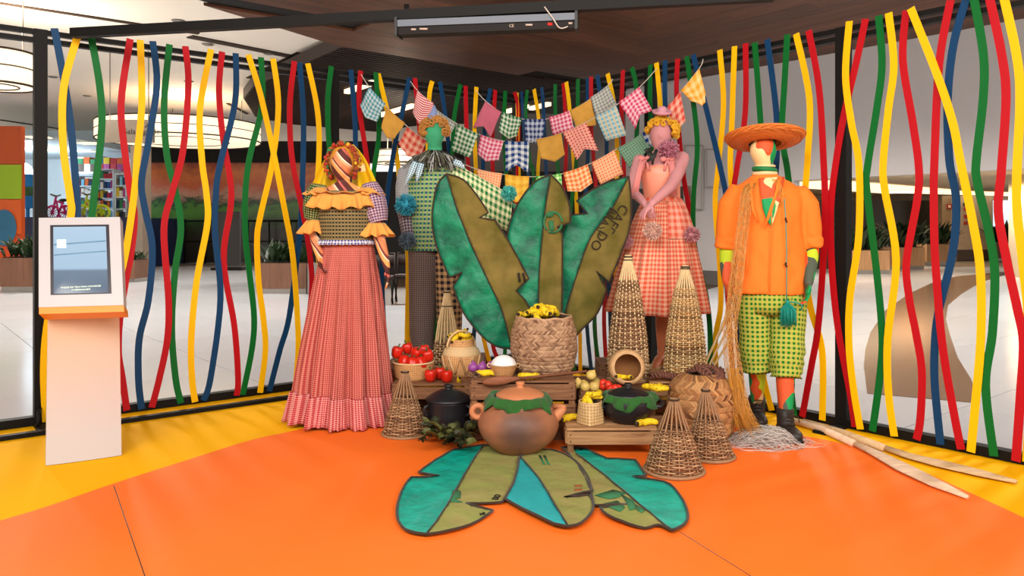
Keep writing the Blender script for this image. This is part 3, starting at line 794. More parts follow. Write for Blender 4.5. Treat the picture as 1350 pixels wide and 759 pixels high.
mb = MB(); c = wallpt('l', 53); mb.tube([Vector((c.x,c.y,0))+VD*.02+Vector((0,0,.13)), c+VD*.14+Vector((-.03,0,.11)), c+VD*.2+Vector((-.04,0,.05)), c+VD*.12+Vector((-.05,0,.02))], .012, 6); mb.build('clamp', m_black, screens['l'])
LB = [('b',[(70,36),(82,103),(92,171),(99,253),(100,285),(100,330),(95,420),(88,560)]),
('y',[(102,48),(82,116),(81,192),(90,260),(91,285),(75,350),(60,430),(56,490),(59,556)]),
('g',[(116,51),(128,113),(131,171),(121.5,253),(118,285),(108,360),(103,450),(102,553)]),
('r',[(169.5,56),(157.5,137),(163,205),(169.5,253),(175,285),(171,330),(164,367),(156,418),(154,463),(159,497),(165,543)]),
('y',[(182,61),(184,137),(178,205),(175,247),(164,326),(150,390),(138,460),(140,546)]),
('b',[(197.5,61),(203,113),(192,188),(183,240),(187,274),(197,326),(192,394),(180,445),(179,497),(183,541)]),
('g',[(221,65),(214,137),(217.5,205),(229,253),(236,302),(228,360),(224,432),(229,497),(236,534)]),
('r',[(241,68),(245,113),(238,199),(224,253),(213,302),(219,394),(217.5,445),(207,497),(197,539)]),
('y',[(274,72),(259.5,144),(262,212),(268,257),(269,295),(255,370),(248,445),(249,497),(253,531)]),
('r',[(290,75),(286,120),(291,181),(301,240),(301,274),(292,343),(306,428),(311,497),(309,524)]),
('b',[(307,78),(306,137),(286,219),(281,257),(280,308),(287,394),(274,497),(264.5,530)]),
('y',[(322.6,79),(339,128),(356,204),(368,265),(378,317),(382.6,354),(387,417),(388,460),(384,513)]),
('g',[(341,82),(342.6,139),(325.5,211),(320,265),(321,317),(325.7,357),(332,417),(329,460),(317,522)]),
('y',[(356,84),(363,142),(354.6,217),(339,286),(335,317),(337,370),(343,417),(346,460),(339,519)]),
('r',[(383,87),(377,142),(380,210),(394,279),(401,317),(406,370),(402,420),(399,452),(405,510)]),
('b',[(391.6,87),(397,163),(394,279),(390.5,322),(378,417),(366,460),(352,517)]),
('y',[(401.5,89),(414.5,149),(416,211),(409,302),(415,336),(425,400),(420,508)]),
('g',[(431.6,93),(427,130),(428,185),(436,260),(432,380),(440,505)]),
('b',[(459,96),(465,174),(462,260),(450,400),(455,503)]),
('r',[(471,98.5),(469,139),(478,203),(486,270),(486,306),(478,400),(482,500)]),
('g',[(489.6,100),(494,174),(487,227),(480,300),(492,400),(495,498)]),
('y',[(495,101),(508,151),(519.5,205),(527,291),(534,338),(533,430),(532,492)]),
('b',[(535,107),(526,147),(516,191),(504,275),(499,370),(506,495)]),
('r',[(541,108),(547,170),(556,260),(548,400),(560,489)]),
('y',[(566,111),(562,130),(560,200),(550,300),(541,378),(538,420),(536,491)]),
('b',[(575,112),(581,145),(586,188),(597,300),(592,400),(600,486)]),
('g',[(601,115),(593,153),(590,200),(580,300),(573,376),(568,454),(568,489)]),
('r',[(610,116),(611,164),(613,250),(602,370),(590,487)]),
('y',[(623,118.5),(620.6,170),(622,216),(626,300),(625,400),(630,434),(640,481)]),
('b',[(640,120.5),(633,168),(630,250),(634,340),(620,425),(617,484)]),
('r',[(649,122),(646,170),(645.5,221),(650,320),(643,400),(646,454),(654,479)]),
('g',[(661,124),(659,174),(662,227),(666,340),(660,478)]),
('r',[(672,125),(677,148),(676,227),(672,340),(675,477)])]
RB = [('y',[(686.5,127),(687.6,185),(689,227),(690,350),(690,475)]),
('b',[(694,128),(699,195),(703,240),(700,350),(706,477)]),('g',[(703,127),(701,153),(707,216),(711,229),(714,340),(720,480)]),
('y',[(709,126),(715,156),(716.6,190),(714,229),(710,340),(715,480)]),('b',[(720.5,123),(723,145),(727,250),(724,350),(727,481)]),
('g',[(740,119),(740,145),(743,216),(748,300),(738,400),(741,484)]),('r',[(747.5,117),(750,143),(751,216),(745,300),(752,400),(749,485)]),
('y',[(753,116),(757,140),(763,217),(768,300),(771,425),(771.6,487)]),('g',[(770,112),(768,211),(758,300),(756,400),(760,450),(765,488)]),
('b',[(780,110),(779,160),(780,208),(774,320),(779,430),(785,492)]),('r',[(786,109),(786,169),(789,206),(795,300),(790,400),(795,493)]),
('b',[(795.5,107),(803,150),(808,190),(806,300),(812,400),(815,498)]),('y',[(806,104.5),(815,143),(819,221),(812,300),(820,400),(822,499)]),
('r',[(828,99),(826,143),(828,182),(828,260),(812,350),(803,412),(807,494)]),('g',[(841,96.6),(847,116),(848,169),(840,240),(812,330),(792,416),(800,494)]),
('g',[(862.6,92.6),(862,137),(865,200),(872,300),(881,427),(883,510)]),('y',[(872,90),(877,137),(884,230),(876,350),(880,474),(879,509)]),
('b',[(885,87),(885,134),(889,179),(899,234),(903,300),(897,400),(900,512)]),('r',[(898.5,84),(897,121),(900,173),(907,238),(917.5,295),(920,340),(908,430),(910,514)]),
('g',[(912,82),(922,146),(926,197),(921,260),(922,321),(938,392),(943,448),(941,518)]),('b',[(922,79),(938,139),(957,218),(967,270),(972,350),(984,480),(986,527)]),
('y',[(954,71),(959,139),(952,220),(948,270),(954,350),(955,405),(948,450),(952,521)]),('y',[(975,68),(972,150),(970,235),(984,330),(1000,430),(1014,500),(1024,536)]),
('r',[(991,65),(990.6,150),(978.5,229),(966,320),(971,443),(978,525)]),('g',[(1000,63),(1007,150),(1012,240),(1002,340),(1012,440),(1010,532)]),
('b',[(1018,60),(1030,150),(1030,217),(1022,330),(1032,430),(1036,537)]),('g',[(1046,53),(1042,116),(1039,180),(1047,232),(1054,320),(1040,420),(1050,503),(1055,542)]),
('y',[(1054.5,51),(1072,130),(1070,205),(1066,260),(1064,330),(1073,402),(1087,450),(1090,490),(1089,549)]),('r',[(1072.5,44),(1086,116),(1092,210),(1094,295),(1086,421),(1076,482),(1064,546)]),
('y',[(1127.5,33),(1122.6,101),(1130,162),(1140,217),(1140,311),(1128.6,390),(1127,450),(1132.5,506),(1142,562)]),('r',[(1146,29),(1133,87),(1118,151),(1107,214),(1100,279),(1102,358),(1110,434),(1125.6,516),(1132,560)]),
('g',[(1164.6,26),(1169,87),(1162,145),(1150,220),(1149,250),(1162,358),(1169,437),(1167,488),(1156.4,566)]),('y',[(1179,22),(1186,87),(1179,145),(1172,215),(1174,250),(1189,342),(1178,445),(1179,516),(1186.6,573)]),
('r',[(1199.4,18),(1195,81),(1208,162),(1216,222),(1214,263),(1200,342),(1203,390),(1212,437),(1220,488),(1218,550),(1213,578)]),('r',[(1259,7),(1244,87),(1238,209),(1237,263),(1239,342),(1248,450),(1263,540),(1273,592)]),
('y',[(1208,17),(1243,101),(1263,162),(1274,217),(1290,295),(1299.5,358),(1300,445),(1292,540),(1287,594)]),('b',[(1279,2),(1262,58),(1254,130),(1256,210),(1265,263),(1261,330),(1242,410),(1237,454),(1237,506),(1244.5,585)]),
('g',[(1289,0),(1302,72),(1302,130),(1293,210),(1294,240),(1309,304),(1317,358),(1314,437),(1305,506),(1316,600)]),('r',[(1309.6,-4),(1327,72),(1333,130),(1327,225),(1323,279),(1334,342),(1348,406),(1356,450),(1352,520),(1346,606)]),
('y',[(1325.5,-7),(1344,72),(1349,130),(1345,225),(1345,279),(1352,340),(1360,420),(1362,520),(1358,608)])]
for side, lst in (('l', LB), ('r', RB)):
    n = VD if side == 'l' else -UD; d = -UD if side == 'l' else VD; S = screens[side]
    if side == 'r':   # the same rhythm goes on past the frame's edge
        for k, (c, x) in enumerate((('b', 1385), ('g', 1410), ('r', 1450), ('y', 1490))): lst.append((c, [(x, -25-k*9), (x+18, 120), (x-10, 300), (x+14, 460), (x, 622+k*9)]))
    for i, (c, pts) in enumerate(lst):
        pts = [p for p in pts]
        W3 = [wallpt(side, x, y) for x, y in pts]
        tz = [((q-CORNER).dot(d), q.z) for q in W3]
        tz[0] = (tz[0][0], HT+.015); tz[-1] = (tz[-1][0], .03)
        cv = catmull(tz, 6); off = .045+.014*(i % 3); hw = .0225
        vs = []; 
        for k, (t, z) in enumerate(cv):
            a = cv[max(k-1, 0)]; b = cv[min(k+1, len(cv)-1)]
            tx, ty = b[0]-a[0], b[1]-a[1]; l = math.hypot(tx, ty) or 1; nx, ny = -ty/l, tx/l
            for s_ in (1, -1):
                for o_ in (0, .004):
                    q = CORNER+d*(t+nx*hw*s_)+n*(off+o_); vs.append(Vector((q.x, q.y, z+ny*hw*s_)))
        mb = MB(); m_ = len(cv); fs = []
        for k in range(m_-1):
            a = k*4; b = a+4
            fs += [(a, a+2, b+2, b), (a+1, b+1, b+3, a+3), (a, b, b+1, a+1), (a+2, a+3, b+3, b+2)]
        fs += [(0,1,3,2), (m_*4-4, m_*4-2, m_*4-1, m_*4-3)]
        mb.add(vs, fs); mb.build('ribbon', RC[c], S, smooth=False, label=CN[c]+' wavy band')
# ================= bunting
G = {'teal': gingham('teal_gingham', '#c4d6d6', '#3f8fa4', .016), 'yel': cloth('yellow_flag', '#e0a848', .2), 'coral': gingham('coral_check', '#ecb49c', '#cf4a3c', .028),
 'odot': gingham('orange_dot', '#e8743c', '#f0b48c', .012, 'dots'), 'ygrid': gingham('yellow_grid', '#eec04c', '#e0a030', .03), 'green': gingham('green_gingham', '#d8e4cc', '#176b42', .020),
 'ogin': gingham('orange_gingham', '#f6cf9c', '#e87030', .018), 'dgreen': gingham('dark_green_dot', '#47745a', '#75987f', .01, 'dots'), 'navy': gingham('navy_gingham', '#dfe6ea', '#123a7c', .028),
 'navy2': gingham('navy_check', '#bcc8d8', '#1c2f6a', .024), 'ycheck': gingham('yellow_check', '#f0cf8c', '#e8a02c', .032), 'stripe': gingham('red_stripe', '#f0d4d0', '#c02a3c', .009, 'stripe', rot=.25),
 'grey': gingham('grey_gingham', '#c4c6c0', '#7e8682', .014), 'pinkg': gingham('pink_gingham', '#f2c8d0', '#cf3868', .018), 'rdot': gingham('red_dot', '#c8443c', '#e8a898', .014, 'dots'),
 'lblue': gingham('light_blue_gingham', '#dde4da', '#6ab0c8', .018, light2='#c8b890'), 'pink': cloth('pink_flag', '#cf6a80', .12), 'lgreen': gingham('lime_gingham', '#d8f0b0', '#4ab040', .018)}
m_string = plain('white_string', '#c8c0b4', .8)
def bunting(label, string, x0, x1, flags):
    A = wallpt('l', x0, off=.1); B = wallpt('r', x1, off=.1); D = (B-A); D.z = 0; D.normalize(); N = Vector((D.y, -D.x, 0))
    def pt(x, y, o=0):
        r = (x-CXP)/F; t = (A.x-r*A.y)/(r*D.y-D.x); q = A+D*t; return Vector((q.x, q.y, H-(y-HZ)/F*q.y))+N*o
    root = thing('bunting', label, 'bunting', (A+B)/2+Vector((0,0,2)))
    mb = MB(); mb.tube([pt(x, y) for x, y in catmull(string, 4)], .0035, 5); mb.build('string', m_string, root)
    for i, (k, lb, cs, tail) in enumerate(flags):
        TL, TR, BR, BL = [pt(*c) for c in cs]
        wdt = (TR-TL).length; hgt = ((BL-TL).length+(BR-TR).length)/2
        ph = i*1.7
        def fn(u, v, back=0):
            vm = 1.0
            if tail == 'p': vm = .86+.22*(1-abs(2*u-1))
            if tail == 'n': vm = 1.03-.24*(1-abs(2*u-1))
            vv = v*vm
            q = (TL*(1-u)+TR*u)*(1-vv)+(BL*(1-u)+BR*u)*vv
            q = q-Vector((0,0,.006*math.sin(u*math.pi)*(1-v)))
            return q+N*(.004-back+.014*math.sin(u*5+ph)*v+.01*math.sin(v*6+ph*2)*v)
        mb = MB(); uvf = lambda u, v: (u*wdt, v*hgt)
        mb.grid(14, 12, fn, uvf=uvf)
        o = mb.build('flag', G[k], root, label=lb)
        md = o.modifiers.new('s', 'SOLIDIFY'); md.thickness = .002
        mb = MB(); mb.tube([fn(u/8, 0, -.002) for u in range(9)], .005, 5); mb.build('hem', G[k], o)
bunting('lowest and longest string of gingham flags behind the three leaves', [(476,98),(487,115),(509,140),(535,165),(563,186),(600,210),(629,223),(665,230),(698,233),(741,229),(777,216),(812,197),(847,176),(880,142),(897,121),(922,90),(927,78)], 476, 926, [
 ('teal', 'teal gingham flag', ((487,115),(508,137),(494,164),(473,142)), 'p'), ('yel', 'plain golden yellow flag', ((509.5,141),(534,163),(519,186),(503,174)), 'p'), ('coral', 'coral checked flag', ((537,168),(563,187),(551,213),(523,193)), 'p'),
 ('odot', 'orange dotted flag', ((629,223),(662,229),(658,254),(630,250)), 'n'), ('ygrid', 'yellow flag', ((666,230),(698,233),(695,265),(667,264)), 'p'), ('lgreen', 'lime green gingham flag', ((707,233),(740,229),(743,262),(709,264)), 'n'),
 ('ogin', 'orange gingham flag', ((743,228),(775,217),(783,245),(749,256)), 'p'), ('odot', 'orange dotted flag', ((780,215),(810,198),(822,229),(791,243)), ''), ('dgreen', 'dark green flag', ((814,196),(846,177),(858,194),(830,222)), ''),
 ('navy', 'navy checked flag', ((847,176),(856,166),(865,190),(855,196)), ''), ('coral', 'coral checked flag', ((880,141),(897,122),(904,160),(888,178)), ''), ('ycheck', 'yellow checked flag', ((898,120),(922,91),(934,138),(914,136)), 'p')])
bunting('middle string of gingham flags, passing behind the straw haired head', [(541,107),(551,120),(576,145),(604,164),(634,178),(666,186),(700,187),(741,175),(775,160),(813,138),(843,115),(866,90)], 541, 866, [
 ('stripe', 'red and white striped flag', ((550.6,120),(572,137),(563,168),(543,152)), 'p'), ('grey', 'grey gingham flag', ((576,145),(601,163),(594,180),(571,164)), ''), ('green', 'green gingham flag', ((604,164),(631,177),(620,208),(594,198)), ''),
 ('pinkg', 'pink gingham flag', ((634,178),(664,187),(656,215),(628,207)), 'p'), ('navy', 'navy gingham flag', ((666,186),(698,187),(696,226),(667,226)), 'n'), ('yel', 'plain yellow flag', ((707,184),(740,176),(746,208),(715,213)), 'p'),
 ('rdot', 'red dotted flag', ((742,175),(773,162),(789,198),(760,210)), 'n'), ('lblue', 'light blue gingham flag', ((785,153),(813,140),(826,178),(799,186)), ''), ('pinkg', 'pink gingham flag', ((816,135),(843,115),(860,145),(838,170)), 'n')])
bunting('highest and shortest string of gingham flags near the corner', [(627,119),(640,133),(661,148),(690,157),(720,157),(752,146),(779,130),(802,112),(808,104)], 627, 808, [
 ('pink', 'plain pink flag', ((640,134),(661,148),(646,180),(624,167)), 'n'), ('green', 'green gingham flag', ((662,148),(688,156),(682,183),(659,178)), 'p'), ('navy2', 'navy gingham flag', ((692,157),(719,157),(715,189),(693,188)), ''),
 ('pinkg', 'pink gingham flag', ((724,155),(751,146),(757,170),(729,178)), ''), ('yel', 'plain yellow flag', ((752,146),(779,131),(786,165),(760,168)), ''), ('grey', 'grey gingham flag', ((779,129),(802,113),(814,138),(786,152)), '')])
# ================= LED bar
p1 = at(526, 42, 4.72); p2 = at(761, 33, 4.55)
D = (p2-p1).normalized(); bar = thing('led_bar', 'long black lighting bar hung under the overhead beam', 'stage light', (p1+p2)/2)
mb = MB(); mb.bar(p1, p2, .09, .055); shade_auto(mb.build('housing', plain('bar_housing', '#140c09', .6, spec=.2), bar, smooth=False))
q = Vector((0, -.03, .038))
mb = MB(); mb.bar(p1+q, p2+q, .05, .04); mb.build('lens_strip', plain('lens', '#30384c', .3, var=.1), bar, smooth=False)
mb = MB(); mb.bar(p1+Vector((0,-.02,.065)), p2+Vector((0,-.02,.065)), .012, .012); mb.build('top_rail', m_black, bar, smooth=False)
for k, p in enumerate((p1, p2)):
    mb = MB(); mb.bar(p-D*.01+Vector((0,0,.02)), p+D*.006+Vector((0,0,.02)), .12, .11); mb.build('end_cap', m_black2, bar, smooth=False)
    mb = MB(); pp = p+D*(.05 if k == 0 else -.05); mb.bar(pp, pp+Vector((0,-.02,.16)), .03, .01); mb.build('bracket', m_black2, bar)
m_txt = plain('pale_print', '#c8b0a0', .6); m_rd = emitm('red_led', '#ff1a10', 1.2)
for u, wd in ((.09, .03), (.155, .065), (.74, .05), (.96, .022)):
    mb = MB(); mb.box(p1+(p2-p1)*u+Vector((0,-.047,0)), (wd,.002,.010)); mb.build('print', m_txt, bar)
text_mesh('print', 'CE', .024, m_txt, bar, frame_m(p1+(p2-p1)*.64+Vector((0,-.048,-.002)), D, (0,0,1)))
mb = MB(); mb.box(p1+(p2-p1)*.85+Vector((0,-.047,.0)), (.025,.004,.012)); mb.build('red_display', m_rd, bar)
mb = MB(); mb.tube([tuple(v) for v in catmull([tuple(p1+(p2-p1)*.82+Vector((-.02,-.04,.13))), tuple(p1+(p2-p1)*.86+Vector((0,-.08,.03))), tuple(p1+(p2-p1)*.9+Vector((0,-.07,-.03))), tuple(p1+(p2-p1)*.945+Vector((0,-.05,-.02)))], 5)], .004, 5); mb.build('cable', m_string, bar)
# ================= kiosk
Yk = 4.34; sx_ = .012
def KP(x, y, dy=0): return at(x, y, Yk)+Vector((0, dy, 0))
kd = (Vector((at(159,601,4.45).x, 4.45, 0))-Vector((at(61,614,4.26).x, 4.26, 0))).normalized(); kn = Vector((kd.y, -kd.x, 0))
kb = (at(61,614,4.26)+at(159,601,4.45))/2; kb.z = 0.009
ki = thing('information_kiosk', 'white touch screen kiosk standing on the yellow mat at the left', 'kiosk', kb)
def kpl(u, v, z): return kb+kd*u+kn*v+Vector((0,0,z))
def kmat():
    m = M('kiosk_fade', .35, 0, .4); m.n('SeparateXYZ', {0: m.obj()}); z = m.nt.nodes[-1].outputs[2]
    m.col(m.ramp(z, [(0.12, C('#bdbbc0')), (0.62, C('#c4ae9c')), (0.8, C('#c9a280'))])); return m.m  # grey at the foot, turning tan orange toward the top
m_kp = kmat()
mb = MB()
def kf(u, v):
    z = v*.84; hw = .185-.012*v; th = (1-v)**2*.10
    a = (u-.5)*2
    return kpl(a*hw, .02+th*0+.03*(1-a*a)*.3, z)
mb.grid(8, 12, kf); mb.grid(8, 12, lambda u, v: kpl(-(u-.5)*2*(.185-.012*v), -.05-.08*(1-v), v*.84))
for s_ in (-1, 1):
    mb.grid(1, 12, lambda u, v: kpl(s_*(.185-.012*v), (.02*(1-u)+(-.05-.08*(1-v))*u) if s_ < 0 else (.02*u+(-.05-.08*(1-v))*(1-u)), v*.84))
shade_auto(mb.build('pedestal', m_kp, ki))
cs = [at(51,287,4.36), at(158,286,4.44), at(163,402,4.22), at(51,405,4.14)]
ux = ((cs[1]-cs[0])+(cs[2]-cs[3])).normalized(); vy = ((cs[0]-cs[3])+(cs[1]-cs[2])).normalized(); nz = ux.cross(vy).normalized()
if nz.y > 0: nz = -nz
HW, HH = .23, .255
def hp(u, v, n):
    a, b_ = (u/HW+1)/2, (v/HH+1)/2
    return (cs[3]*(1-a)+cs[2]*a)*(1-b_)+(cs[0]*(1-a)+cs[1]*a)*b_+nz*n
def hbox(u0, u1, v0, v1, n0, n1):
    mb = MB(); mb.add([hp(u, v, n) for u in (u0, u1) for v in (v0, v1) for n in (n0, n1)], [(0,1,3,2), (4,6,7,5), (0,4,5,1), (2,3,7,6), (0,2,6,4), (1,5,7,3)]); return mb
o = hbox(-HW, HW, -HH, HH, -.06, 0).build('head', m_white, ki, smooth=False)
hbox(-HW, HW, -HH-.035, -HH, -.09, -.004).build('bottom_lip', plain('orange_lip', '#e08a28', .4, var=.02), ki, smooth=False)
hbox(-.166, .166, -.19, .21, -.01, .0015).build('bezel', plain('bezel', '#2c2630', .3), ki, smooth=False)
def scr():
    m = M('screen_painted_reflection', .08, 0, .5); m.n('SeparateXYZ', {0: m.obj()}); z = m.math('DIVIDE', m.nt.nodes[-1].outputs[2], 1.5)
    c = m.ramp(z, [(0.0, C('#3d5068')), (0.60, C('#41526a')), (0.705, C('#6e8094')), (0.712, C('#a9c4dc')), (0.86, C('#b4cde2'))])  # ceiling reflection painted in: pale upper part, dark lower part
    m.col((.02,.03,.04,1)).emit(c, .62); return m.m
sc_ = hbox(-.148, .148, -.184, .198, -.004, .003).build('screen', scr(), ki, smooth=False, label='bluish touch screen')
m_sl = emitm('screen_line', '#4d6f87', .55)
for v, w0 in ((.105, .005), (.045, .004)):
    mb = MB(); mb.bar(hp(-.145, v-.012, .0036), hp(.145, v+.006, .0036), w0*1.6, .001, up=nz); mb.build('screen_line', m_sl, sc_)
hbox(-.128, -.078, .074, .122, .003, .0042).build('logo_patch', emitm('logo_white', '#d6ecf6', .62), sc_, smooth=False)
m4 = frame_m(hp(-.103, .1, .005), ux, vy)
text_mesh('logo_text', 'swift', .018, m_sl, sc_, m4)
m_yt = emitm('screen_text', '#c9d8c0', .6)
text_mesh('screen_text', 'TOQUE NA TELA PARA CONHECER', .0125, m_yt, sc_, frame_m(hp(0, -.150, .005), ux+vy*.03, vy))
text_mesh('screen_text', 'O PERSONAGEM', .0125, m_yt, sc_, frame_m(hp(0, -.166, .005), ux+vy*.03, vy))
# ================= crates
def crate(x0, x1, y0, y1, z1, label, mats, gap=.02, topslats=3, frontslats=2, z0=.009, fh=None, mat2=None):
    cx, cy = (x0+x1)/2, (y0+y1)/2
    c = thing('wooden_crate', label, 'crate', (cx, cy, z0)); W, D_, Hh = x1-x0, y1-y0, z1-z0
    r = random.Random(int(x0*977)); hm, vm = mats
    ym = mat2 or hm
    for sx in (-1, 1):
        for sy in (-1, 1):
            mb = MB(); mb.box((cx+sx*(W/2-.022), cy+sy*(D_/2-.022), z0+Hh/2-.006), (.034, .034, Hh-.012)); mb.build('post', vm, c, smooth=False)
    dw = (D_-gap*(topslats-1))/topslats
    for i in range(topslats):
        mb = MB(); mb.box((cx, y0+dw*(i+.5)+gap*i, z1-.006), (W, dw, .012), Matrix.Rotation(r.uniform(-.006,.006), 3, 'Z')); mb.build('top_plank', hm, c, smooth=False)
    fh_ = fh or Hh*.34
    for i in range(frontslats):
        z = z1-.018-fh_/2-i*(Hh-.02-fh_)/max(1, frontslats-1)*.98 if frontslats > 1 else z1-.018-fh_/2
        for sy in (-1, 1):
            mb = MB(); mb.box((cx, cy+sy*(D_/2+.0), z), (W-.004, .012, fh_*r.uniform(.9, 1))); mb.build('side_plank', hm, c, smooth=False)
        for sx in (-1, 1):
            mb = MB(); mb.box((cx+sx*W/2, cy, z), (.012, D_-.03, fh_*.92)); mb.build('end_plank', hm, c, smooth=False)
    mb = MB()
    for sx in (-1, 1):
        for i in range(frontslats):
            z = z1-.018-fh_/2-i*(Hh-.02-fh_)/max(1, frontslats-1)*.98
            for dz in (-.25, .25): mb.box((cx+sx*(W/2-.022), y0-.007, z+dz*fh_), (.006, .004, .006))
    mb.build('nail', m_black2, c)
    return c
MD = (m_crate_dk, m_crate_v); ML = (m_crate, m_crate_v)
crate(-.79, -.27, 5.15, 5.58, .27, 'weathered crate at the left carrying the red peppers and the jar basket', MD, fh=.085)
crate(-.25, .385, 4.74, 5.22, .372, 'central brown crate behind the big clay pot carrying the large chevron basket', MD, fh=.10, frontslats=3)
crate(.31, .825, 4.43, 4.72, .163, 'low pale pine crate carrying the black casserole', ML, fh=.075, frontslats=1)
crate(.42, .86, 4.80, 5.32, .29, 'brown crate behind the casserole carrying yellow onions and tomatoes', MD, fh=.09)
crate(.60, .84, 5.36, 5.62, .37, 'small dark crate behind the tall grey trap', MD, fh=.1)
crate(.885, 1.38, 5.03, 5.42, .31, 'pale crate under the braided rope and the tall golden trap', ML, fh=.08)
crate(.88, 1.45, 5.46, 6.10, .235, 'crate on which the pink mannequin stands', ML, fh=.08)
crate(-.95, -.22, 5.72, 6.45, .27, 'crate on which the green headed mannequin stands', MD, fh=.08)
# ================= basketry
def interp(prof, t):
    for (a, r0), (b, r1) in zip(prof, prof[1:]):
        if t <= b: return r0+(r1-r0)*(t-a)/(b-a)
    return prof[-1][1]
def trap(c, prof, h, ribs, rows, weave, label, mw, mr, lean=(0,0), tie=None, rw=None, rowr=None):
    c = Vector(c); root = thing('fish_trap', label, 'fish trap', c)
    r0 = random.Random(int(abs(c.x)*1000))
    def pos(a, t, dr=0): r = interp(prof, t)+dr; return c+Vector((r*math.cos(a)+lean[0]*t, r*math.sin(a)+lean[1]*t, h*t))
    rr = rw or .005
    for i in range(ribs):
        a = 2*math.pi*i/ribs; ja = r0.uniform(-.05, .05)
        mb = MB(); mb.tube([pos(a+(ja*max(0, t-weave)*3), t) for t in [k/14 for k in range(15)]], [rr]*14+[rr*.7], 5); mb.build('spoke', mr, root)
    mb = MB(); dz = h*weave/rows; s_ = rowr or dz*.56; n = ribs*2
    for j in range(rows):
        t = (j+.5)*weave/rows; ph = j % 2
        segs = []
        vs = []; N_ = ribs*4
        wob = r0.uniform(-.1, .1)
        for i in range(N_):
            a = 2*math.pi*i/N_; dr = math.cos(a*ribs/2+math.pi*ph)*(rr*.9+s_*.5) if ribs % 2 == 0 else 0
            p = pos(a, t, dr); p.z += .0015*math.sin(a*3+j); vs.append((p, a))
        b = len(mb.v)
        for p, a in vs:
            e = Vector((math.cos(a), math.sin(a), 0))
            mb.v += [p+e*s_*.5, p+Vector((0,0,s_)), p-e*s_*.5, p-Vector((0,0,s_))]
        for i in range(N_):
            i2 = (i+1) % N_
            for q in range(4):
                q2 = (q+1) % 4
                mb.f.append([b+i*4+q, b+i2*4+q, b+i2*4+q2, b+i*4+q2]); mb.uv.append([(0,0)]*4)
    mb.build('weave', mw, root, kind='stuff')
    mb = MB(); mb.torus(c+Vector((0,0,.008)), interp(prof, 0)+.004, .010, 40, 6); mb.build('base_rim', mw, root)
    mb = MB(); mb.torus(pos(0, .985)-Vector((interp(prof, .985), 0, 0)), interp(prof, .985)+.006, .005, 20, 6)
    if tie: mb.torus(pos(0, tie)-Vector((interp(prof, tie), 0, 0)), interp(prof, tie)+.006, .004, 20, 6)
    mb.build('tie', m_stembr, root)
    return root
cone = [(0, .152), (.3, .118), (.58, .078), (.8, .045), (1, .017)]
def sc(p, k): return [(a, b*k) for a, b in p]
trap((.858, 4.14, .011), cone, .385, 16, 26, .60, 'front brown cone fish trap at the right on the orange mat', m_cane_dk, m_cane_dk, (0, .0))
trap((1.115, 4.40, .011), sc(cone, .86), .375, 16, 25, .58, 'smaller brown cone fish trap just behind the front one', m_cane_dk, m_cane_dk, (-.02, .02))
trap((-.67, 4.89, .009), sc(cone, .90), .395, 16, 27, .60, 'brown cone fish trap beside the hem of the long red skirt', m_cane_dk, m_cane_dk, (0, .0))
tall = [(0, .128), (.15, .13), (.35, .118), (.6, .09), (.78, .062), (.9, .035), (1, .018)]
trap((.77, 5.185, .29), tall, .83, 20, 52, .80, 'tall greyish brown fish trap left of the pink skirt', m_cane_dk, m_cane_rib, (0, 0), tie=.96, rw=.006)
trap((1.155, 5.21, .31), sc(tall, 1.02), .74, 20, 48, .80, 'tall golden fish trap in front of the pink skirt', m_cane, m_cane_rib, (0, 0), tie=.97, rw=.006)
trap((-.485, 5.82, .27), [(0, .10), (.4, .08), (.6, .062), (.8, .036), (1, .016)], .56, 18, 10, .34, 'thin fish trap behind the jar basket in front of the checked trouser leg', m_cane_dk, m_cane_rib, (.0, 0), tie=.8)
def chevron(c, prof, h, n, rows, label, mat, rim, bodyc='#4c3424', name='chevron_basket', open_r=None):
    c = Vector(c); root = thing(name, label, 'basket', c)
    mb = MB(); mb.lathe([(.001, .004)]+[(interp(prof, k/16)-.006, h*k/16) for k in range(17)]+[(interp(prof, 1)-.02, h), (interp(prof, .6)-.02, h*.6), (.001, h*.55)], c, 40)
    mb.build('body', plain('basket_core', bodyc, .9), root)
    mb = MB(); dz = 1/rows
    for j in range(rows):
        t0, t1 = j*dz, (j+1)*dz+.2*dz; sgn = 1 if j % 2 else -1
        for i in range(n):
            a0 = 2*math.pi*(i+.5*(j % 2)*0)/n; a1 = a0+sgn*2*math.pi/n*1.9
            w2 = 2*math.pi/n*.46
            vs = []
            for k in range(4):
                u = k/3; t = min(t0+(t1-t0)*u, 1); a = a0+(a1-a0)*u-sgn*2*math.pi/n*.95; r = interp(prof, t)+.005*math.sin(u*math.pi)+.001
                for s_ in (-1, 1): vs.append(c+Vector((r*math.cos(a+s_*w2), r*math.sin(a+s_*w2), h*t)))
            mb.add(vs, [(0,1,3,2), (2,3,5,4), (4,5,7,6)])
    mb.build('woven_strips', mat, root, kind='stuff', smooth=False)
    if rim:
        mb = MB(); mb.torus(c+Vector((0,0,h)), interp(prof, 1), rim, 40, 6, mod=lambda a: .004*math.sin(a*9)); mb.build('rim', mat, root)
    return root
chevron((.205, 5.02, .375), [(0, .165), (.1, .19), (.4, .213), (.75, .205), (1, .175)], .355, 84, 15, 'large brown chevron woven basket holding yellow cloth fruits before the middle leaf', m_palm, .008)
chevron((1.17, 4.84, .01), [(0, .17), (.1, .19), (.5, .205), (.8, .19), (.93, .15), (1, .09)], .39, 56, 11, 'big orange brown chevron woven bag at the right of the crates with rope on top', m_palm2, None, name='woven_bag')
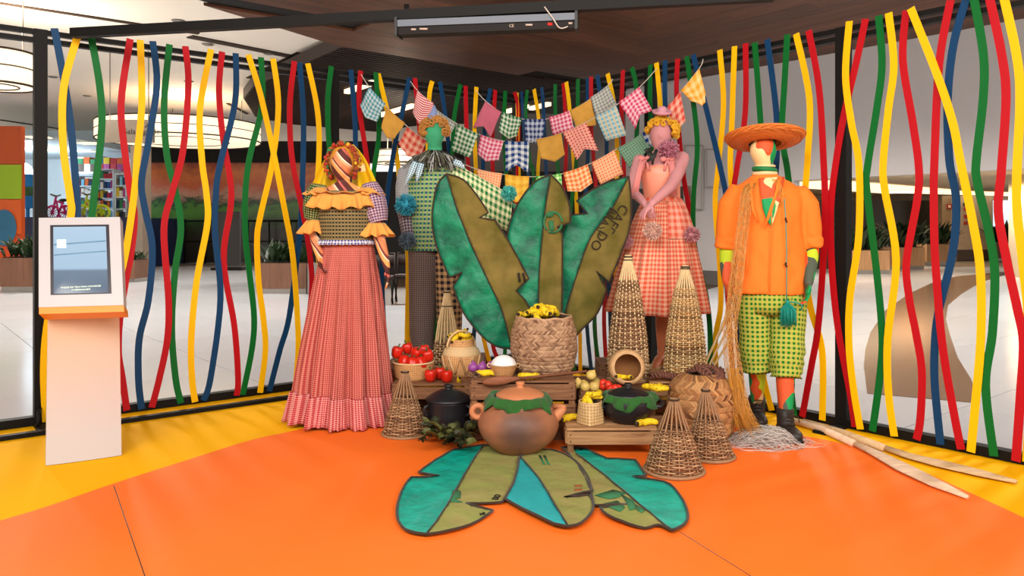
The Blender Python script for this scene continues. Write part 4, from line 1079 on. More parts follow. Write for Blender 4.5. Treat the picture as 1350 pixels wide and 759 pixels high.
# jar basket
jc = Vector((-.352, 5.44, .27))
jr = thing('jar_basket', 'straw jar shaped basket with neck and hoop handle, holding yellow cloth fruits', 'basket', jc)
def weavetex(name, a, b, sc_=70):
    m = M(name, .65, 0, .3); v = m.uv()
    ch = m.n('TexChecker', {'Vector': m.scaled(v, (1,1,1), (0,0,.785)), 'Scale': sc_*1.6}, out=1)
    c = m.mix(m.math('MULTIPLY', ch, .8), C(a), C(b)); c = m.mix(m.math('MULTIPLY', m.noise(m.obj(), 40, 4), .7), c, m.mix(1.0, c, (.55,.42,.3,1), 'MULTIPLY'))
    m.col(c).bump(ch, .5, .003); return m.m
m_jar = weavetex('plaited_straw', '#c99058', '#e6bd88', 60)
mb = MB(); mb.lathe([(.001, 0), (.100, 0), (.112, .03), (.130, .10), (.132, .155), (.118, .185), (.088, .205), (.086, .25), (.088, .258), (.078, .258), (.076, .22), (.001, .21)], jc, 36); mb.build('body', m_jar, jr)
mb = MB(); mb.lathe([(.1335, .15), (.120, .188), (.090, .208)], jc, 36); mb.build('shoulder_band', plain('pale_straw', '#d8b888', .7, bump=.6, bsc=140), jr)
mb = MB()
for i in range(10):
    a = 2*math.pi*i/10
    for s_ in (-1, 1):
        pts = [];
        for k in range(5):
            t = k/4; aa = a+s_*t*.32; r = interp([(0,.114),(.4,.128),(1,.1335)], t)+.003; pts.append(jc+Vector((r*math.cos(aa), r*math.sin(aa), .03+.12*t)))
        mb.tube(pts, (.007), 5)
mb.build('diamond_band', m_basket, jr)
mb = MB(); mb.tube([jc+Vector((.095*math.cos(t), -.02+.03*math.cos(t), .20+.115*math.sin(t) if math.sin(t) > 0 else .20)) for t in [math.pi*k/14 for k in range(15)]], (.008), 6)
mb.tube([jc+Vector((.095, .01, .2)), jc+Vector((.118, .0, .12))], .008, 6); mb.build('handle', m_basket, jr)
# pepper basket
pc = Vector((-.675, 5.345, .27))
pb = thing('round_basket', 'low round straw basket full of red peppers', 'basket', pc)
mb = MB(); mb.lathe([(.001, 0), (.118, 0), (.126, .02), (.140, .11), (.143, .118), (.134, .118), (.12, .03), (.001, .025)], pc, 36, mod=lambda a, t: 1+.03*math.cos(4*a+.6)); mb.build('body', m_jar, pb)
mb = MB(); mb.torus(pc+Vector((0,0,.116)), .139, .006, 40, 6); mb.build('rim', plain('pale_straw2', '#e6c898', .7), pb)
# white bowl
bc = Vector((-.052, 4.885, .372))
bb = thing('small_basket', 'small plaited bowl basket heaped with white flour', 'basket', bc)
mb = MB(); mb.lathe([(.001, 0), (.055, 0), (.062, .01), (.085, .07), (.088, .075), (.080, .074), (.06, .02), (.001, .02)], bc, 32); mb.build('body', m_jar, bb)
mb = MB()
for s_ in (-1, 1): mb.torus(bc+Vector((s_*.09, 0, .068)), .012, .004, 14, 6, Matrix.Rotation(math.pi/2, 3, 'X'))
mb.torus(bc+Vector((0,0,.073)), .084, .005, 36, 6); mb.build('rim', m_basket, bb)
mb = MB(); mb.lathe([(.080, .066), (.077, .080), (.066, .101), (.050, .116), (.032, .126), (.015, .131), (.001, .132)], bc, 36, mod=lambda a, t: 1+.03*math.sin(a*3)+.02*math.sin(a*7)); mb.build('flour_heap', m_rice, label='rounded heap of white flour in the small basket', cat='flour')
# square small basket
sb = Vector((.455, 4.54, .163)); R4 = math.radians(38)
sq = thing('square_basket', 'small square based palm basket on the pine crate', 'basket', sb)
def sqf(u, v, d=0):
    a = u*2*math.pi; k = (1-v); r = .062+.006*v-d; m_ = 1/max(abs(math.cos(a)), abs(math.sin(a)));
    e = 1*(1-v**.6)+(v**.6)*1; rr = r*(m_*(.8*(1-v))+1*(1-.8*(1-v)))
    return sb+Vector((rr*math.cos(a+R4), rr*math.sin(a+R4), .003+v*.125))
mb = MB(); mb.grid(40, 10, sqf, cu=True, uvf=lambda u, v: (u*.4, v*.125)); mb.grid(40, 10, lambda u, v: sqf(-u, v, .006), cu=True)
mb.box(sb+Vector((0,0,.006)), (.09, .09, .006), Matrix.Rotation(R4, 3, 'Z')); mb.build('body', weavetex('plaited_palm', '#c09a68', '#e6cf9c', 50), sq)
mb = MB(); mb.torus(sb+Vector((0,0,.128)), .066, .004, 36, 6); mb.build('rim', m_basket, sq)
# tilted round basket
tb = at(827, 484, 4.885); rt = thing('round_basket', 'open round straw basket lying on its side, mouth toward the viewer, above the black lid', 'basket', tb-Vector((0,0,.11)))
Rt = Matrix.Rotation(math.radians(82), 3, 'X')
mb = MB(); mb.lathe([(.082, .02), (.092, .022), (.103, .015), (.111, 0), (.113, -.03), (.112, -.09), (.10, -.115), (.001, -.12)], tb, 44, m=Rt)
mb.build('body', weavetex('speckled_straw', '#b98858', '#ecd0a0', 90), rt)
mb = MB(); mb.lathe([(.082, .02), (.086, -.085), (.07, -.10), (.001, -.105)], tb, 44, m=Rt); mb.build('lining', plain('dark_straw', '#8a5a30', .9, bump=.5), rt)
# ================= pots
kc = Vector((.037, 4.50, .012))
kp = thing('clay_pot', 'big round fired clay pot with ear handles in the centre front', 'pot', kc)
prof = [(.001, 0), (.09, 0), (.15, .03), (.205, .085), (.232, .15), (.226, .205), (.20, .25), (.178, .275), (.17, .29), (.158, .29), (.15, .27), (.001, .26)]
mb = MB(); pf = catmull(prof[:9], 4)+[(q[0], q[1]) for q in prof[9:]]; mb.lathe(pf, kc, 64); mb.build('body', m_clay, kp)
mb = MB(); mb.torus(kc+Vector((-.232, -.02, .235)), .034, .017, 24, 10, Matrix.Rotation(math.pi/2, 3, 'X') @ Matrix.Scale(1, 3)); mb.build('handle', m_clay_lid, kp)
mb = MB(); mb.tube([kc+Vector((.19, -.02, .19)), kc+Vector((.225, -.03, .22)), kc+Vector((.262, -.05, .262))], [.045, .032, .016], 12); mb.tube([kc+Vector((.262,-.05,.262)), kc+Vector((.235,.0,.26)), kc+Vector((.19, .02, .25))], [.016,.016,.02], 10); mb.build('handle', m_clay_lid, kp)
lidc = kc+Vector((.01, 0, .318))
mb = MB(); mb.lathe([(.001, 0), (.135, 0), (.142, .006), (.138, .014), (.10, .034), (.05, .048), (.022, .052), (.018, .062), (.026, .072), (.022, .084), (.001, .086)], lidc, 48, mod=lambda a, t: 1); mb.build('lid', m_clay_lid, kp, label='terracotta lid with knob')
def collar(c, R, w_, amp, n, mat, name, parent, seed, drop=.05):
    rs = random.Random(seed); ph = [rs.uniform(0, 6.28) for _ in range(6)]
    def fn(u, v):
        a = u*2*math.pi
        wv = .8*math.sin(n*a+ph[0]+.8*math.sin(3*a))+.5*math.sin((n*1.7//1)*a+ph[1]+v*2)+.4*math.sin(3*a+ph[2]+v*1.5)
        r = R+w_*v+amp*wv*v; z = .018*math.sin(v*math.pi)*1.2-drop*v*v*(1+.6*math.sin(5*a+ph[3]))+amp*.5*math.sin(n*a+ph[4])*v
        return Vector(c)+Vector((r*math.cos(a), r*math.sin(a), z))
    mb = MB(); mb.grid(110, 7, fn, cu=True)
    o = mb.build(name, mat, parent); md = o.modifiers.new('s', 'SOLIDIFY'); md.thickness = .004; return o
collar(kc+Vector((0, 0, .312)), .140, .052, .014, 11, m_leafcloth, 'cloth_collar', kp, 3, drop=.045)['label'] = 'crumpled green cloth around the lid'
# black tall pot
bp = Vector((-.40, 4.93, .009))
pt_ = thing('black_pot', 'tall black clay stock pot with lid behind the bunch of leaves', 'pot', bp)
mb = MB(); mb.lathe([(.001, 0), (.105, 0), (.124, .012), (.133, .06), (.135, .13), (.134, .195), (.137, .205), (.128, .208), (.001, .2)], bp, 56); mb.build('body', m_bclay, pt_)
mb = MB(); mb.lathe([(.001, .206), (.143, .206), (.146, .213), (.138, .222), (.10, .248), (.05, .270), (.026, .274), (.022, .283), (.032, .293), (.028, .304), (.001, .306)], bp, 56); mb.build('lid', m_bclay, pt_)
for s_ in (-1, 1):
    mb = MB(); mb.tube([bp+Vector((s_*.128*math.cos(t0), -.128*math.sin(t0), .175+dz)) if 0 else bp+Vector((s_*(.11+.035*k2), -.085-.01*k2+.0*dz, .15+dz)) for k2, dz in ((0, -.03), (.7, -.015), (1, .01), (.8, .03), (.2, .04))], .011, 8); mb.build('handle', m_bclay, pt_)
# casserole
cc = Vector((.682, 4.585, .163))
cs_ = thing('black_casserole', 'wide black clay casserole with side handles and lid on the pine crate', 'pot', cc)
mb = MB(); pf = catmull([(.001, 0), (.075, 0), (.11, .02), (.145, .07), (.152, .11), (.150, .135)], 4)+[(.14, .135), (.001, .12)]; mb.lathe(pf, cc, 56); mb.build('body', m_bclay, cs_)
mb = MB(); mb.lathe([(.001, .15), (.112, .15), (.12, .158), (.112, .17), (.07, .19), (.025, .2), (.02, .208), (.028, .217), (.02, .226), (.001, .228)], cc, 48); mb.build('lid', m_bclay, cs_)
for s_ in (-1, 1):
    mb = MB(); mb.tube([cc+Vector((s_*.135, -.05, .10)), cc+Vector((s_*.18, -.055, .10)), cc+Vector((s_*.20, -.02, .118)), cc+Vector((s_*.19, .02, .12)), cc+Vector((s_*.14, .03, .11))], [.016,.013,.012,.012,.014], 8); mb.build('handle', m_bclay, cs_)
collar(cc+Vector((0, 0, .150)), .116, .045, .012, 9, m_leafcloth, 'cloth_collar', cs_, 8, drop=.04)['label'] = 'draped green cloth under the lid'
# ================= vegetables
def pepper(c, label, group=None):
    r = thing('red_pepper', label, 'pepper', c, group); c = Vector(c)
    mb = MB(); mb.lathe([(.001, .005), (.014, 0), (.027, .006), (.034, .026), (.038, .054), (.035, .072), (.024, .080), (.010, .074), (.003, .066)], c, 28, mod=lambda a, t: 1+.16*abs(math.cos(2*a))*(1-.2*t)-.06); mb.build('body', m_pepper, r)
    mb = MB(); mb.tube([c+Vector((0,0,.066)), c+Vector((.002,0,.086)), c+Vector((.012,0,.100))], [.009,.0045,.005], 6); mb.build('stem', m_stem, r); return r
pp0 = None
for i, (x, y, Y) in enumerate(((521.5,472,5.32),(540,467,5.40),(547,473,5.33),(560,470,5.38),(566,476,5.32),(531,480,5.26),(542.5,483,5.24),(557,482,5.25))):
    p = at(x, y, Y); rr = random.Random(i); rot = (rr.uniform(-.3,.3), rr.uniform(-.3,.3), rr.uniform(0,3)); lb = 'red pepper heaped in the low round straw basket'; g = 'red peppers in the round basket'
    if i >= 5: rot = (-.5, rr.uniform(-.3,.3), rr.uniform(-.4,.4)); p.z -= .02
    if pp0 is None: pp0 = pepper(p, lb, g); pp0.rotation_euler = rot
    else: dup(pp0, p, rot)
for (x, y, Y, lb) in ((567.5, 503, 5.22, 'red pepper on the crate, leftmost of the three below the jar basket'), (580.5, 500, 5.30, 'red pepper behind the other two below the jar basket'), (589, 505, 5.20, 'red pepper on the crate, rightmost and nearest of the three below the jar basket')):
    p = at(x, y, Y); p.z = .272; q = dup(pp0, p, (0, 0, x), label=lb); 
    if 'group' in q: del q['group']
def sphere_veg(name, lb, cat, mat, r, tip, group):
    rt = thing(name, lb, cat, (0,0,0), group)
    mb = MB(); mb.lathe([(.001, 0), (r*.5, r*.08), (r*.9, r*.45), (r, r*.9), (r*.88, r*1.35), (r*.5, r*1.7), (r*.15, r*(1.8+tip)), (.001, r*(1.95+tip))], (0,0,0), 20, mod=lambda a, t: 1+.02*math.cos(6*a)); mb.build('body', mat, rt)
    mb = MB(); mb.tube([(0,0,r*1.75), (.003,0,r*(2.05+tip))], [.004,.002], 5); mb.build('stem', m_stem if name == 'tomato' else m_stembr, rt); return rt
o1 = sphere_veg('purple_onion', 'purple onion in the row between jar basket and flour bowl', 'onion', m_onionP, .034, .25, 'purple onions on the central crate')
for i, (x, y, Y) in enumerate(((624,489,5.02),(635,488,5.03),(646,484,5.08),(653,481,5.12))):
    p = at(x, y, Y); p.z = .372; (o1.__setattr__('location', p) if i == 0 else dup(o1, p, (.2*i, 0, i)))
o2 = sphere_veg('yellow_onion', 'yellow onion in the pile beside the tomatoes', 'onion', m_onionY, .034, .2, 'yellow onions on the brown crate')
for i, (x, z, Y) in enumerate(((762,.29,4.9),(776,.34,4.95),(770,.29,4.84),(788,.29,4.86),(775,.29,4.98),(758,.29,5.02),(781,.31,5.04))):
    p = Vector(((x-CXP)/F*Y, Y, z)); (o2.__setattr__('location', p) if i == 0 else dup(o2, p, (.5, .3*i, i)))
o3 = sphere_veg('tomato', 'small red tomato in front of the open round basket', 'tomato', m_tomato, .026, -.3, 'red tomatoes beside the casserole lid')
for i, (x, Y, z) in enumerate(((796,4.86,.29),(802.5,4.83,.29),(809,4.825,.29),(815,4.825,.29),(799,4.85,.325),(806,4.83,.33),(821,4.825,.29))):
    p = Vector(((x-CXP)/F*Y, Y, z)); (o3.__setattr__('location', p) if i == 0 else dup(o3, p, (.3*i, 0, i)))
def banana():
    rt = thing('cloth_banana', 'speckled yellow cloth banana', 'fruit', (0,0,0)); mb = MB(); n = 12
    pth = [Vector((-.065+.13*k/n, .026*math.sin(math.pi*k/n), .021+.002*math.sin(k*.9))) for k in range(n+1)]
    rr = random.Random(2); mb.tube(pth, [.011]+[.0205*math.sin(math.pi*(.18+.70*k/n))**.4+rr.uniform(-.0012,.0012) for k in range(1, n)]+[.008], 14, ripple=lambda a, t: 1+.05*math.sin(3*a+t*7)+.04*math.sin(5*a-t*13)); mb.build('skin', m_banana, rt)
    mb = MB(); mb.tube([pth[0]+Vector((-.016,-.008,0)), pth[0]+Vector((.002,0,0))], [.009,.013], 8); mb.build('tip', m_stembr, rt); return rt
bn = banana(); first = [True]
def bput(p, rot, label, group=None, s=1.0):
    if first[0]: q = bn; q.location = p; q.rotation_euler = rot; first[0] = False
    else: q = dup(bn, p, rot)
    q.scale = (s,)*3; q['label'] = label
    if group: q['group'] = group
for x, y, Y, z, rz, lb in ((641,0,4.86,.372,.1,'speckled yellow cloth banana left of the flour bowl'), (697,0,4.80,.372,3.0,'speckled yellow cloth banana right of the flour bowl'), (854,0,4.47,.163,.25,'speckled yellow cloth banana in front of the black casserole'), (753,0,4.58,.163,.5,'speckled yellow cloth banana left of the small square basket'), (860,0,4.88,.29,3.0,'yellow cloth banana lying behind the casserole lid'), (868,0,4.84,.29,2.7,'yellow cloth banana end beside the woven bag')):
    bput(Vector(((x-CXP)/F*Y, Y, z)), (0,0,rz), lb)
rr = random.Random(9)
for i in range(17):
    a = rr.uniform(0, 6.28); q = rr.uniform(0, .125); bput(Vector((.205+q*math.cos(a), 5.02+q*math.sin(a), .70+.045*(1-q/.13)+rr.uniform(0,.03))), (rr.uniform(-.6,.6), rr.uniform(-.6,.6), rr.uniform(0,6)), 'crumpled yellow cloth fruit heaped in the large chevron basket', 'cloth fruits in the chevron basket', .95)
for i in range(10):
    a = i*.63; q = .05; bput(jc+Vector((q*math.cos(a), q*math.sin(a), .24+.02*(i % 3))), (rr.uniform(-.6,.6), rr.uniform(-.6,.6), rr.uniform(0,6)), 'crumpled yellow cloth fruit in the neck of the jar basket', 'cloth fruits in the jar basket', .75)
for i in range(5):
    bput(sb+Vector((-.02+.012*i, .01*(i % 2), .11+.012*i)), (0, -1.2+.3*i, rr.uniform(0,6)), 'yellow cloth fruit sticking out of the small square basket', 'cloth fruits in the square basket', .8)
for i in range(2): bput(tb+Vector((-.03+.055*i, -.02, -.075)), (0, .2, .3+i), 'yellow cloth fruit inside the open round basket', 'cloth fruits in the open round basket', .75)
bput(at(607.6, 506, 5.2), (0, .8, 1.2), 'small bright yellow cloth fruit at the right end of the pepper crate', None, .7)
# dried pods left of flour bowl
mb = MB()
for i in range(9):
    s0 = at(622+i*1.5, 497-(i % 3), 4.84); mb.tube([s0, s0+Vector((rr.uniform(-.05,.03), rr.uniform(-.03,.03), rr.uniform(.0,.03)))], [.006,.002], 5)
mb.build('dried_herbs', plain('dried_herb', '#7c5c44', .9), label='small brown dried herbs beside the purple onions', cat='herbs', kind=None)
# wooden spoon
s0, s1 = at(636, 504, 4.70), at(774, 489, 4.74); d = (s1-s0)
sp_ = thing('wooden_spoon', 'long reddish wooden paddle spoon lying across the central crate', 'spoon', (s0+s1)/2)
mb = MB(); mb.tube([s0+d*.33, s0+d*.6, s1], [.009,.008,.0075], 8); mb.build('handle', wood('spoon_wood', '#6e3e28', '#9c6244', 2), sp_)
mb = MB(); mb.tube([s0+d*t for t in (0, .05, .14, .22, .30, .36)], [(.012,.008),(.02,.022),(.014,.028),(.012,.026),(.010,.015),(.008,.009)], 12, up=(0,1,0)); mb.build('blade', bpy.data.materials['spoon_wood'], sp_)
# bunch of leaves
lbn = thing('leaf_bunch', 'bunch of dried olive green leaves on the floor beside the clay pot', 'leaves', (-.33, 4.55, .012))
rr = random.Random(21); meshes = []
for k in range(3):
    mb = MB(); L = .075; W_ = .018+.005*k
    mb.grid(4, 6, lambda u, v: Vector(((u-.5)*2*W_*math.sin(math.pi*min(max(v, .02), .98))**.8, v*L, .010*math.sin(v*3)+.012*abs(u-.5)*2+.004*math.sin(v*9))))
    me = mb.mesh('leaf', Vector((0,0,0))); me.materials.append(m_leafdk if k < 2 else m_leaflt); meshes.append(me)
mb = MB(); tips = []
for i in range(13):
    b = Vector((-.36+rr.uniform(-.03,.06), 4.60+rr.uniform(-.05,.05), .05)); e = Vector((rr.uniform(-.51,-.17), rr.uniform(4.38,4.70), rr.uniform(.03,.13)))
    m_ = (b+e)/2+Vector((0,0,.05)); mb.tube([b, m_, e], .003, 5); tips.append((b, m_, e))
mb.build('stem', m_stembr, lbn)
for i in range(150):
    b, m_, e = tips[i % 13]; t = rr.uniform(.1, 1.05); q = b*(1-t)**2+m_*2*t*(1-t)+e*t*t; q.z = max(q.z, .03)
    o = bpy.data.objects.new('leaf', rr.choice(meshes)); COL.objects.link(o); o.parent = lbn; o.location = q-Vector((-.33,4.55,.012))
    an = math.atan2(-(e-b).x, (e-b).y)+rr.uniform(-1.1,1.1); o.rotation_euler = (rr.uniform(-.25,.8), rr.uniform(-.7,.7), an); o.scale = (rr.uniform(.7,1.1),)*3
# ================= fabric leaves
def subd(mb_pts, maxl):
    bm = bmesh.new(); vs = [bm.verts.new((x, y, 0)) for x, y in mb_pts]
    for t in tessellate_polygon([[Vector((x, y, 0)) for x, y in mb_pts]]): 
        try: bm.faces.new([vs[i] for i in t])
        except ValueError: pass
    for _ in range(6):
        es = [e for e in bm.edges if e.calc_length() > maxl]
        if not es: break
        bmesh.ops.subdivide_edges(bm, edges=es, cuts=1)
        bmesh.ops.triangulate(bm, faces=[f for f in bm.faces if len(f.verts) > 3])
    bmesh.ops.beautify_fill(bm, faces=bm.faces, edges=bm.edges)
    out = ([tuple(v.co[:2]) for v in bm.verts], [[v.index for v in f.verts] for f in bm.faces]) if not bm.verts.index_update() else None
    bm.free(); return out
def big_leaf(label, halves, outline, mid, mp, maxl=7, front=Vector((0,-1,0)), th=.004, pr_=.006):
    root = None
    allp = [mp(x, y) for x, y in outline]; base = sum(allp, Vector())/len(allp); base.z = min(q.z for q in allp)
    root = thing('cloth_leaf', label, 'leaf', base)
    for nm, mat, poly, lb in halves:
        vs, fs = subd(poly, maxl)
        P3 = [mp(x, y) for x, y in vs]; mb = MB()
        s0 = 0
        for f in fs: 
            n_ = (P3[f[1]]-P3[f[0]]).cross(P3[f[2]]-P3[f[0]])
            mb_f = f if n_.dot(front) > 0 else list(reversed(f)); mb.f.append(mb_f)
            mb.uv.append([(P3[i].x, P3[i].z if abs(front.y) > .5 else P3[i].y) for i in mb_f])
        mb.v = P3; o = mb.build(nm, mat, root, label=lb); md = o.modifiers.new('s', 'SOLIDIFY'); md.thickness = th; md.offset = -1
    def dens(pl):
        out = []
        for a, b in zip(pl, pl[1:]):
            n_ = max(1, int(math.hypot(b[0]-a[0], b[1]-a[1])/10))
            out += [(a[0]+(b[0]-a[0])*k/n_, a[1]+(b[1]-a[1])*k/n_) for k in range(n_)]
        return out+[pl[-1]]
    mb = MB(); mb.tube([mp(x, y)+front*.002 for x, y in dens(outline)], pr_, 6); mb.build('edge_piping', m_piping, root)
    mb = MB(); mb.tube([mp(x, y)+front*.003 for x, y in dens(mid)], pr_*.7, 6); mb.build('midrib_seam', m_piping, root)
    return root
def standing(Y0, cx, seed):
    def mp(x, y):
        p = at(x, y, Y0); w_ = noise.noise(Vector((p.x*4+seed, p.z*4, seed)))*.035+noise.noise(Vector((p.x*12, p.z*10, seed)))*.014
        Y = Y0+((x-cx)/60.0)**2*.05+w_+(.12*(400-y)/200.0 if 0 else 0)
        return at(x, y, Y)
    return mp
cr = lambda p, k=4: catmull(p, k)
A_top = (589,229); A_mid = [A_top,(601,271),(621.6,323),(645.6,374),(662.7,412),(674,458)]
A_L = [A_top,(580,238),(574,252),(569.6,288),(575,323),(592.5,365.5)]; A_L2 = [(597,377.5),(611,412),(633.6,441),(654,456),(674,460)]
A_R = [A_top,(611,237),(628.5,257),(644,280)]; A_R2 = [(652.5,290),(673,322),(697,367)]; A_R3 = [(692,395),(699,412),(690,440),(674,460)]
l1 = cr(A_L)+[(609.6,358.7)]+cr(A_L2); r1 = cr(A_R)+[(632,287)]+cr(A_R2)+[(680,383)]+cr(A_R3)
mA = standing(5.28, 630, 1.3)
LA = big_leaf('left standing cloth leaf, leaning left, green net and plain brown burlap', [('net_half', m_net, l1+list(reversed(cr(A_mid)))[1:-1], 'green shade net half'), ('burlap_half', m_burlap, r1+list(reversed(cr(A_mid)))[1:-1], 'brown burlap half')], l1+list(reversed(r1)), cr(A_mid), mA)
B_top = (726,230); B_mid = [B_top,(718,282),(711,357),(710,405),(711,430)]
B_L = [B_top,(704,240.5),(683,268),(670,302),(668,345),(680,385),(695,412),(700,432)]; B_R = [B_top,(741.5,247),(751,272),(752,293)]; B_R2 = [(741.5,309),(741.5,357),(741,402),(740,432)]
l1 = cr(B_L)+[(711,432)]; r1 = cr(B_R)+[(734.6,299)]+cr(B_R2)+[(711,432)]
mB = standing(5.37, 708, 4.1)
LBf = big_leaf('middle upright cloth leaf with a round printed emblem', [('net_half', m_net, l1[:-1]+list(reversed(cr(B_mid)))[:-1], 'green shade net half'), ('burlap_half', m_burlap, r1[:-1]+list(reversed(cr(B_mid)))[:-1], 'brown burlap half')], l1+list(reversed(r1)), cr(B_mid), mB)
Cc_top = (829,232); C_mid = [Cc_top,(806.6,275),(779,312.5),(762,357),(745,412),(741,440)]
C_L = [Cc_top,(800,240.5),(779,251),(760,264.5)]; C_L2 = [(753.5,283),(741.5,305),(735,350),(733,400),(733,436)]
C_R = [Cc_top,(832,264),(830.5,299),(820,330),(803,372)]; C_R2 = [(800,381),(788,412),(769,432),(753.5,448),(741,446)]
l1 = cr(C_L)+[(775,281.6)]+cr(C_L2); r1 = cr(C_R)+[(786,357)]+cr(C_R2)
mC = standing(5.46, 780, 7.7)
LC = big_leaf('right standing cloth leaf with dark stencilled coffee sack letters', [('net_half', m_net, l1+list(reversed(cr(C_mid)))[:-1], 'green shade net half'), ('burlap_half', m_burlap, r1+list(reversed(cr(C_mid)))[:-1], 'brown burlap half with lettering')], l1+list(reversed(r1)), cr(C_mid), mC)
def decal(txt, x, y, Y, ang, size, mat, parent, flat=False):
    if flat:
        o = atz(x, y, .024); X = Vector((math.cos(ang), math.sin(ang), 0)); Yv = Vector((-math.sin(ang), math.cos(ang), 0))
    else:
        o = at(x, y, Y); X = Vector((math.cos(ang), 0, math.sin(ang))); Yv = Vector((-math.sin(ang), 0, math.cos(ang)))
    return text_mesh('lettering', txt, size, mat, parent, frame_m(o, X, Yv), extrude=.002)
aC = math.radians(-122)
decal('CAFE', 813, 288, mC(813,288).y-.006, aC, .095, m_ink, LC); decal('DO', 789, 317, mC(789,317).y-.008, aC, .095, m_ink, LC); decal('BRASIL', 797, 293, mC(797,293).y-.006, aC, .078, m_ink, LC)
def blot(cx, cy, pts, mapf, mat, parent, name='print', lift=.006, dirv=Vector((0,-1,0))):
    mb = MB(); P3 = [mapf(cx+x, cy+y)+dirv*lift for x, y in pts]; mb.poly(P3, .002, dirv); mb.build(name, mat, parent)
def ring_pts(r, n=20): return [(r*math.cos(2*math.pi*k/n), r*1.1*math.sin(2*math.pi*k/n)) for k in range(n)]
def arcband(r0, r1, a0, a1, n=14): return [(r1*math.cos(a0+(a1-a0)*k/n), r1*1.15*math.sin(a0+(a1-a0)*k/n)) for k in range(n+1)]+[(r0*math.cos(a1+(a0-a1)*k/n), r0*1.15*math.sin(a1+(a0-a1)*k/n)) for k in range(n+1)]
for a0 in (0.2, 2.3, 4.4): blot(729, 293, arcband(10.5, 13, a0, a0+1.9), mB, m_inkg, LBf, lift=.012)
blot(727, 285, [(-9,-2),(-2,-7),(4,-5),(2,0),(-3,2)], mB, m_inkg, LBf, lift=.012); blot(729, 296, [(-6,-4),(0,-6),(2,6),(-2,10),(-5,6)], mB, m_inkg, LBf, lift=.012)
blot(687, 366, [(-5,-6),(-2,-7),(0,5),(-3,6)], mA, m_ink, LA, lift=.012); blot(691, 368, [(-3,-8),(0,-9),(3,3),(0,4)], mA, m_ink, LA, lift=.012)
# floor leaves
def flat(seed, zz):
    def mp(x, y):
        p = atz(x, y, zz); p.z = zz+.006+.006*noise.noise(Vector((p.x*6, p.y*6, seed)))+.003*noise.noise(Vector((p.x*20, p.y*20, seed))); return p
    return mp
UPV = Vector((0,0,1))
m1 = flat(1, .016)
F1_mid = [(562,707),(590,668),(615,622),(636,590)]
l1 = cr([(562,707),(540,703),(527,692),(523,675),(529,650),(542,631)],3)+[(578,629.5)]+cr([(552,624),(575,607),(600,594),(636,588)],3)
r1 = cr([(562,707),(590,703),(620,693),(650,675)],3)+[(615,666)]+cr([(662,664),(675,642),(684,616),(686,598)],3)+[(660,588),(636,588)]
L1 = big_leaf('left floor leaf, teal net and pale burlap, in front of the clay pot', [('net_half', m_netf, l1+list(reversed(F1_mid))[1:-1], 'teal net half'), ('burlap_half', m_burlap2, r1+list(reversed(F1_mid))[1:-1], 'pale burlap half')], l1+list(reversed(r1)), F1_mid, m1, front=UPV)
m2 = flat(2, .024)
F2_mid = [(749,696),(735,672),(712,634),(686,603)]
l1 = cr([(749,696),(730,692),(700,678),(666,659)],3)+cr([(676,640),(682,620),(684,605)],3); r1 = cr([(749,696),(765,692),(780,677),(782,664),(777,655)],3)+[(745,657)]+cr([(781,649),(775,630),(765,615),(745,600),(728,594)],3)
L2_ = big_leaf('middle floor leaf under the clay pot, narrow light teal net half', [('net_half', plain('light_teal_net', '#27b0b4', .6, var=.15, sc=20, bump=.6, bsc=300), l1+[(686,603)]+list(reversed(F2_mid))[1:-1], 'light teal net half'), ('burlap_half', m_burlap2, r1+[(700,594),(686,603)]+list(reversed(F2_mid))[1:-1], 'pale burlap half')], l1+[(686,603),(700,594)]+list(reversed(r1)), F2_mid, m2, front=UPV)
m3 = flat(3, .018)
F3_mid = [(886,702),(850,672),(800,630),(760,600)]
l1 = cr([(886,702),(902,693),(907,680),(900,660),(888,644),(876,637)],3)+[(835,630)]+cr([(852,628),(845,618),(838,608)],3)+[(800,606),(772,592),(756,590)]
r1 = cr([(886,702),(868,693),(850,697),(820,690),(800,681),(791,671)],3)+[(825,666)]+[(783,668)]+cr([(779,650),(768,625),(750,600),(740,592)],3)
L3_ = big_leaf('right floor leaf, teal net half to the right and printed burlap half', [('net_half', m_netf, l1+[(760,600)]+list(reversed(F3_mid))[1:-1], 'teal net half'), ('burlap_half', m_burlap2, r1+[(756,590),(760,600)]+list(reversed(F3_mid))[1:-1], 'pale burlap half with green print')], l1+list(reversed(r1)), F3_mid, m3, front=UPV)
for pts in ([(-48,-4),(-24,-12),(-6,-8),(-16,-2),(-30,0)], [(-38,6),(-18,2),(-8,10),(-14,17),(-22,14)], [(-14,-6),(4,2),(6,12),(-2,14),(-6,4)], [(2,4),(18,14),(14,18),(8,14)]):
    blot(832, 660, pts, m3, m_inkg, L3_, lift=.004, dirv=UPV)
blot(602, 655, [(-6,-5),(0,-7),(6,-4),(5,4),(-2,6),(8,10),(-8,10)], m1, m_inkg, L1, lift=.004, dirv=UPV)
decal('DO', 655, 655, 0, 1.35, .045, m_ink, L1, True); decal('AF', 636, 677, 0, .6, .03, m_ink, L1, True)
for dx in (-2, 4): blot(762, 645+dx, [(-5,-1.5),(5,-2),(6,0),(-4,1)], m2, m_inkr, L2_, lift=.004, dirv=UPV)
for dx in (0, 6): blot(714+dx, 608, [(-4,-6),(-1,-6),(5,6),(2,6)], m2, m_inkg, L2_, lift=.004, dirv=UPV)
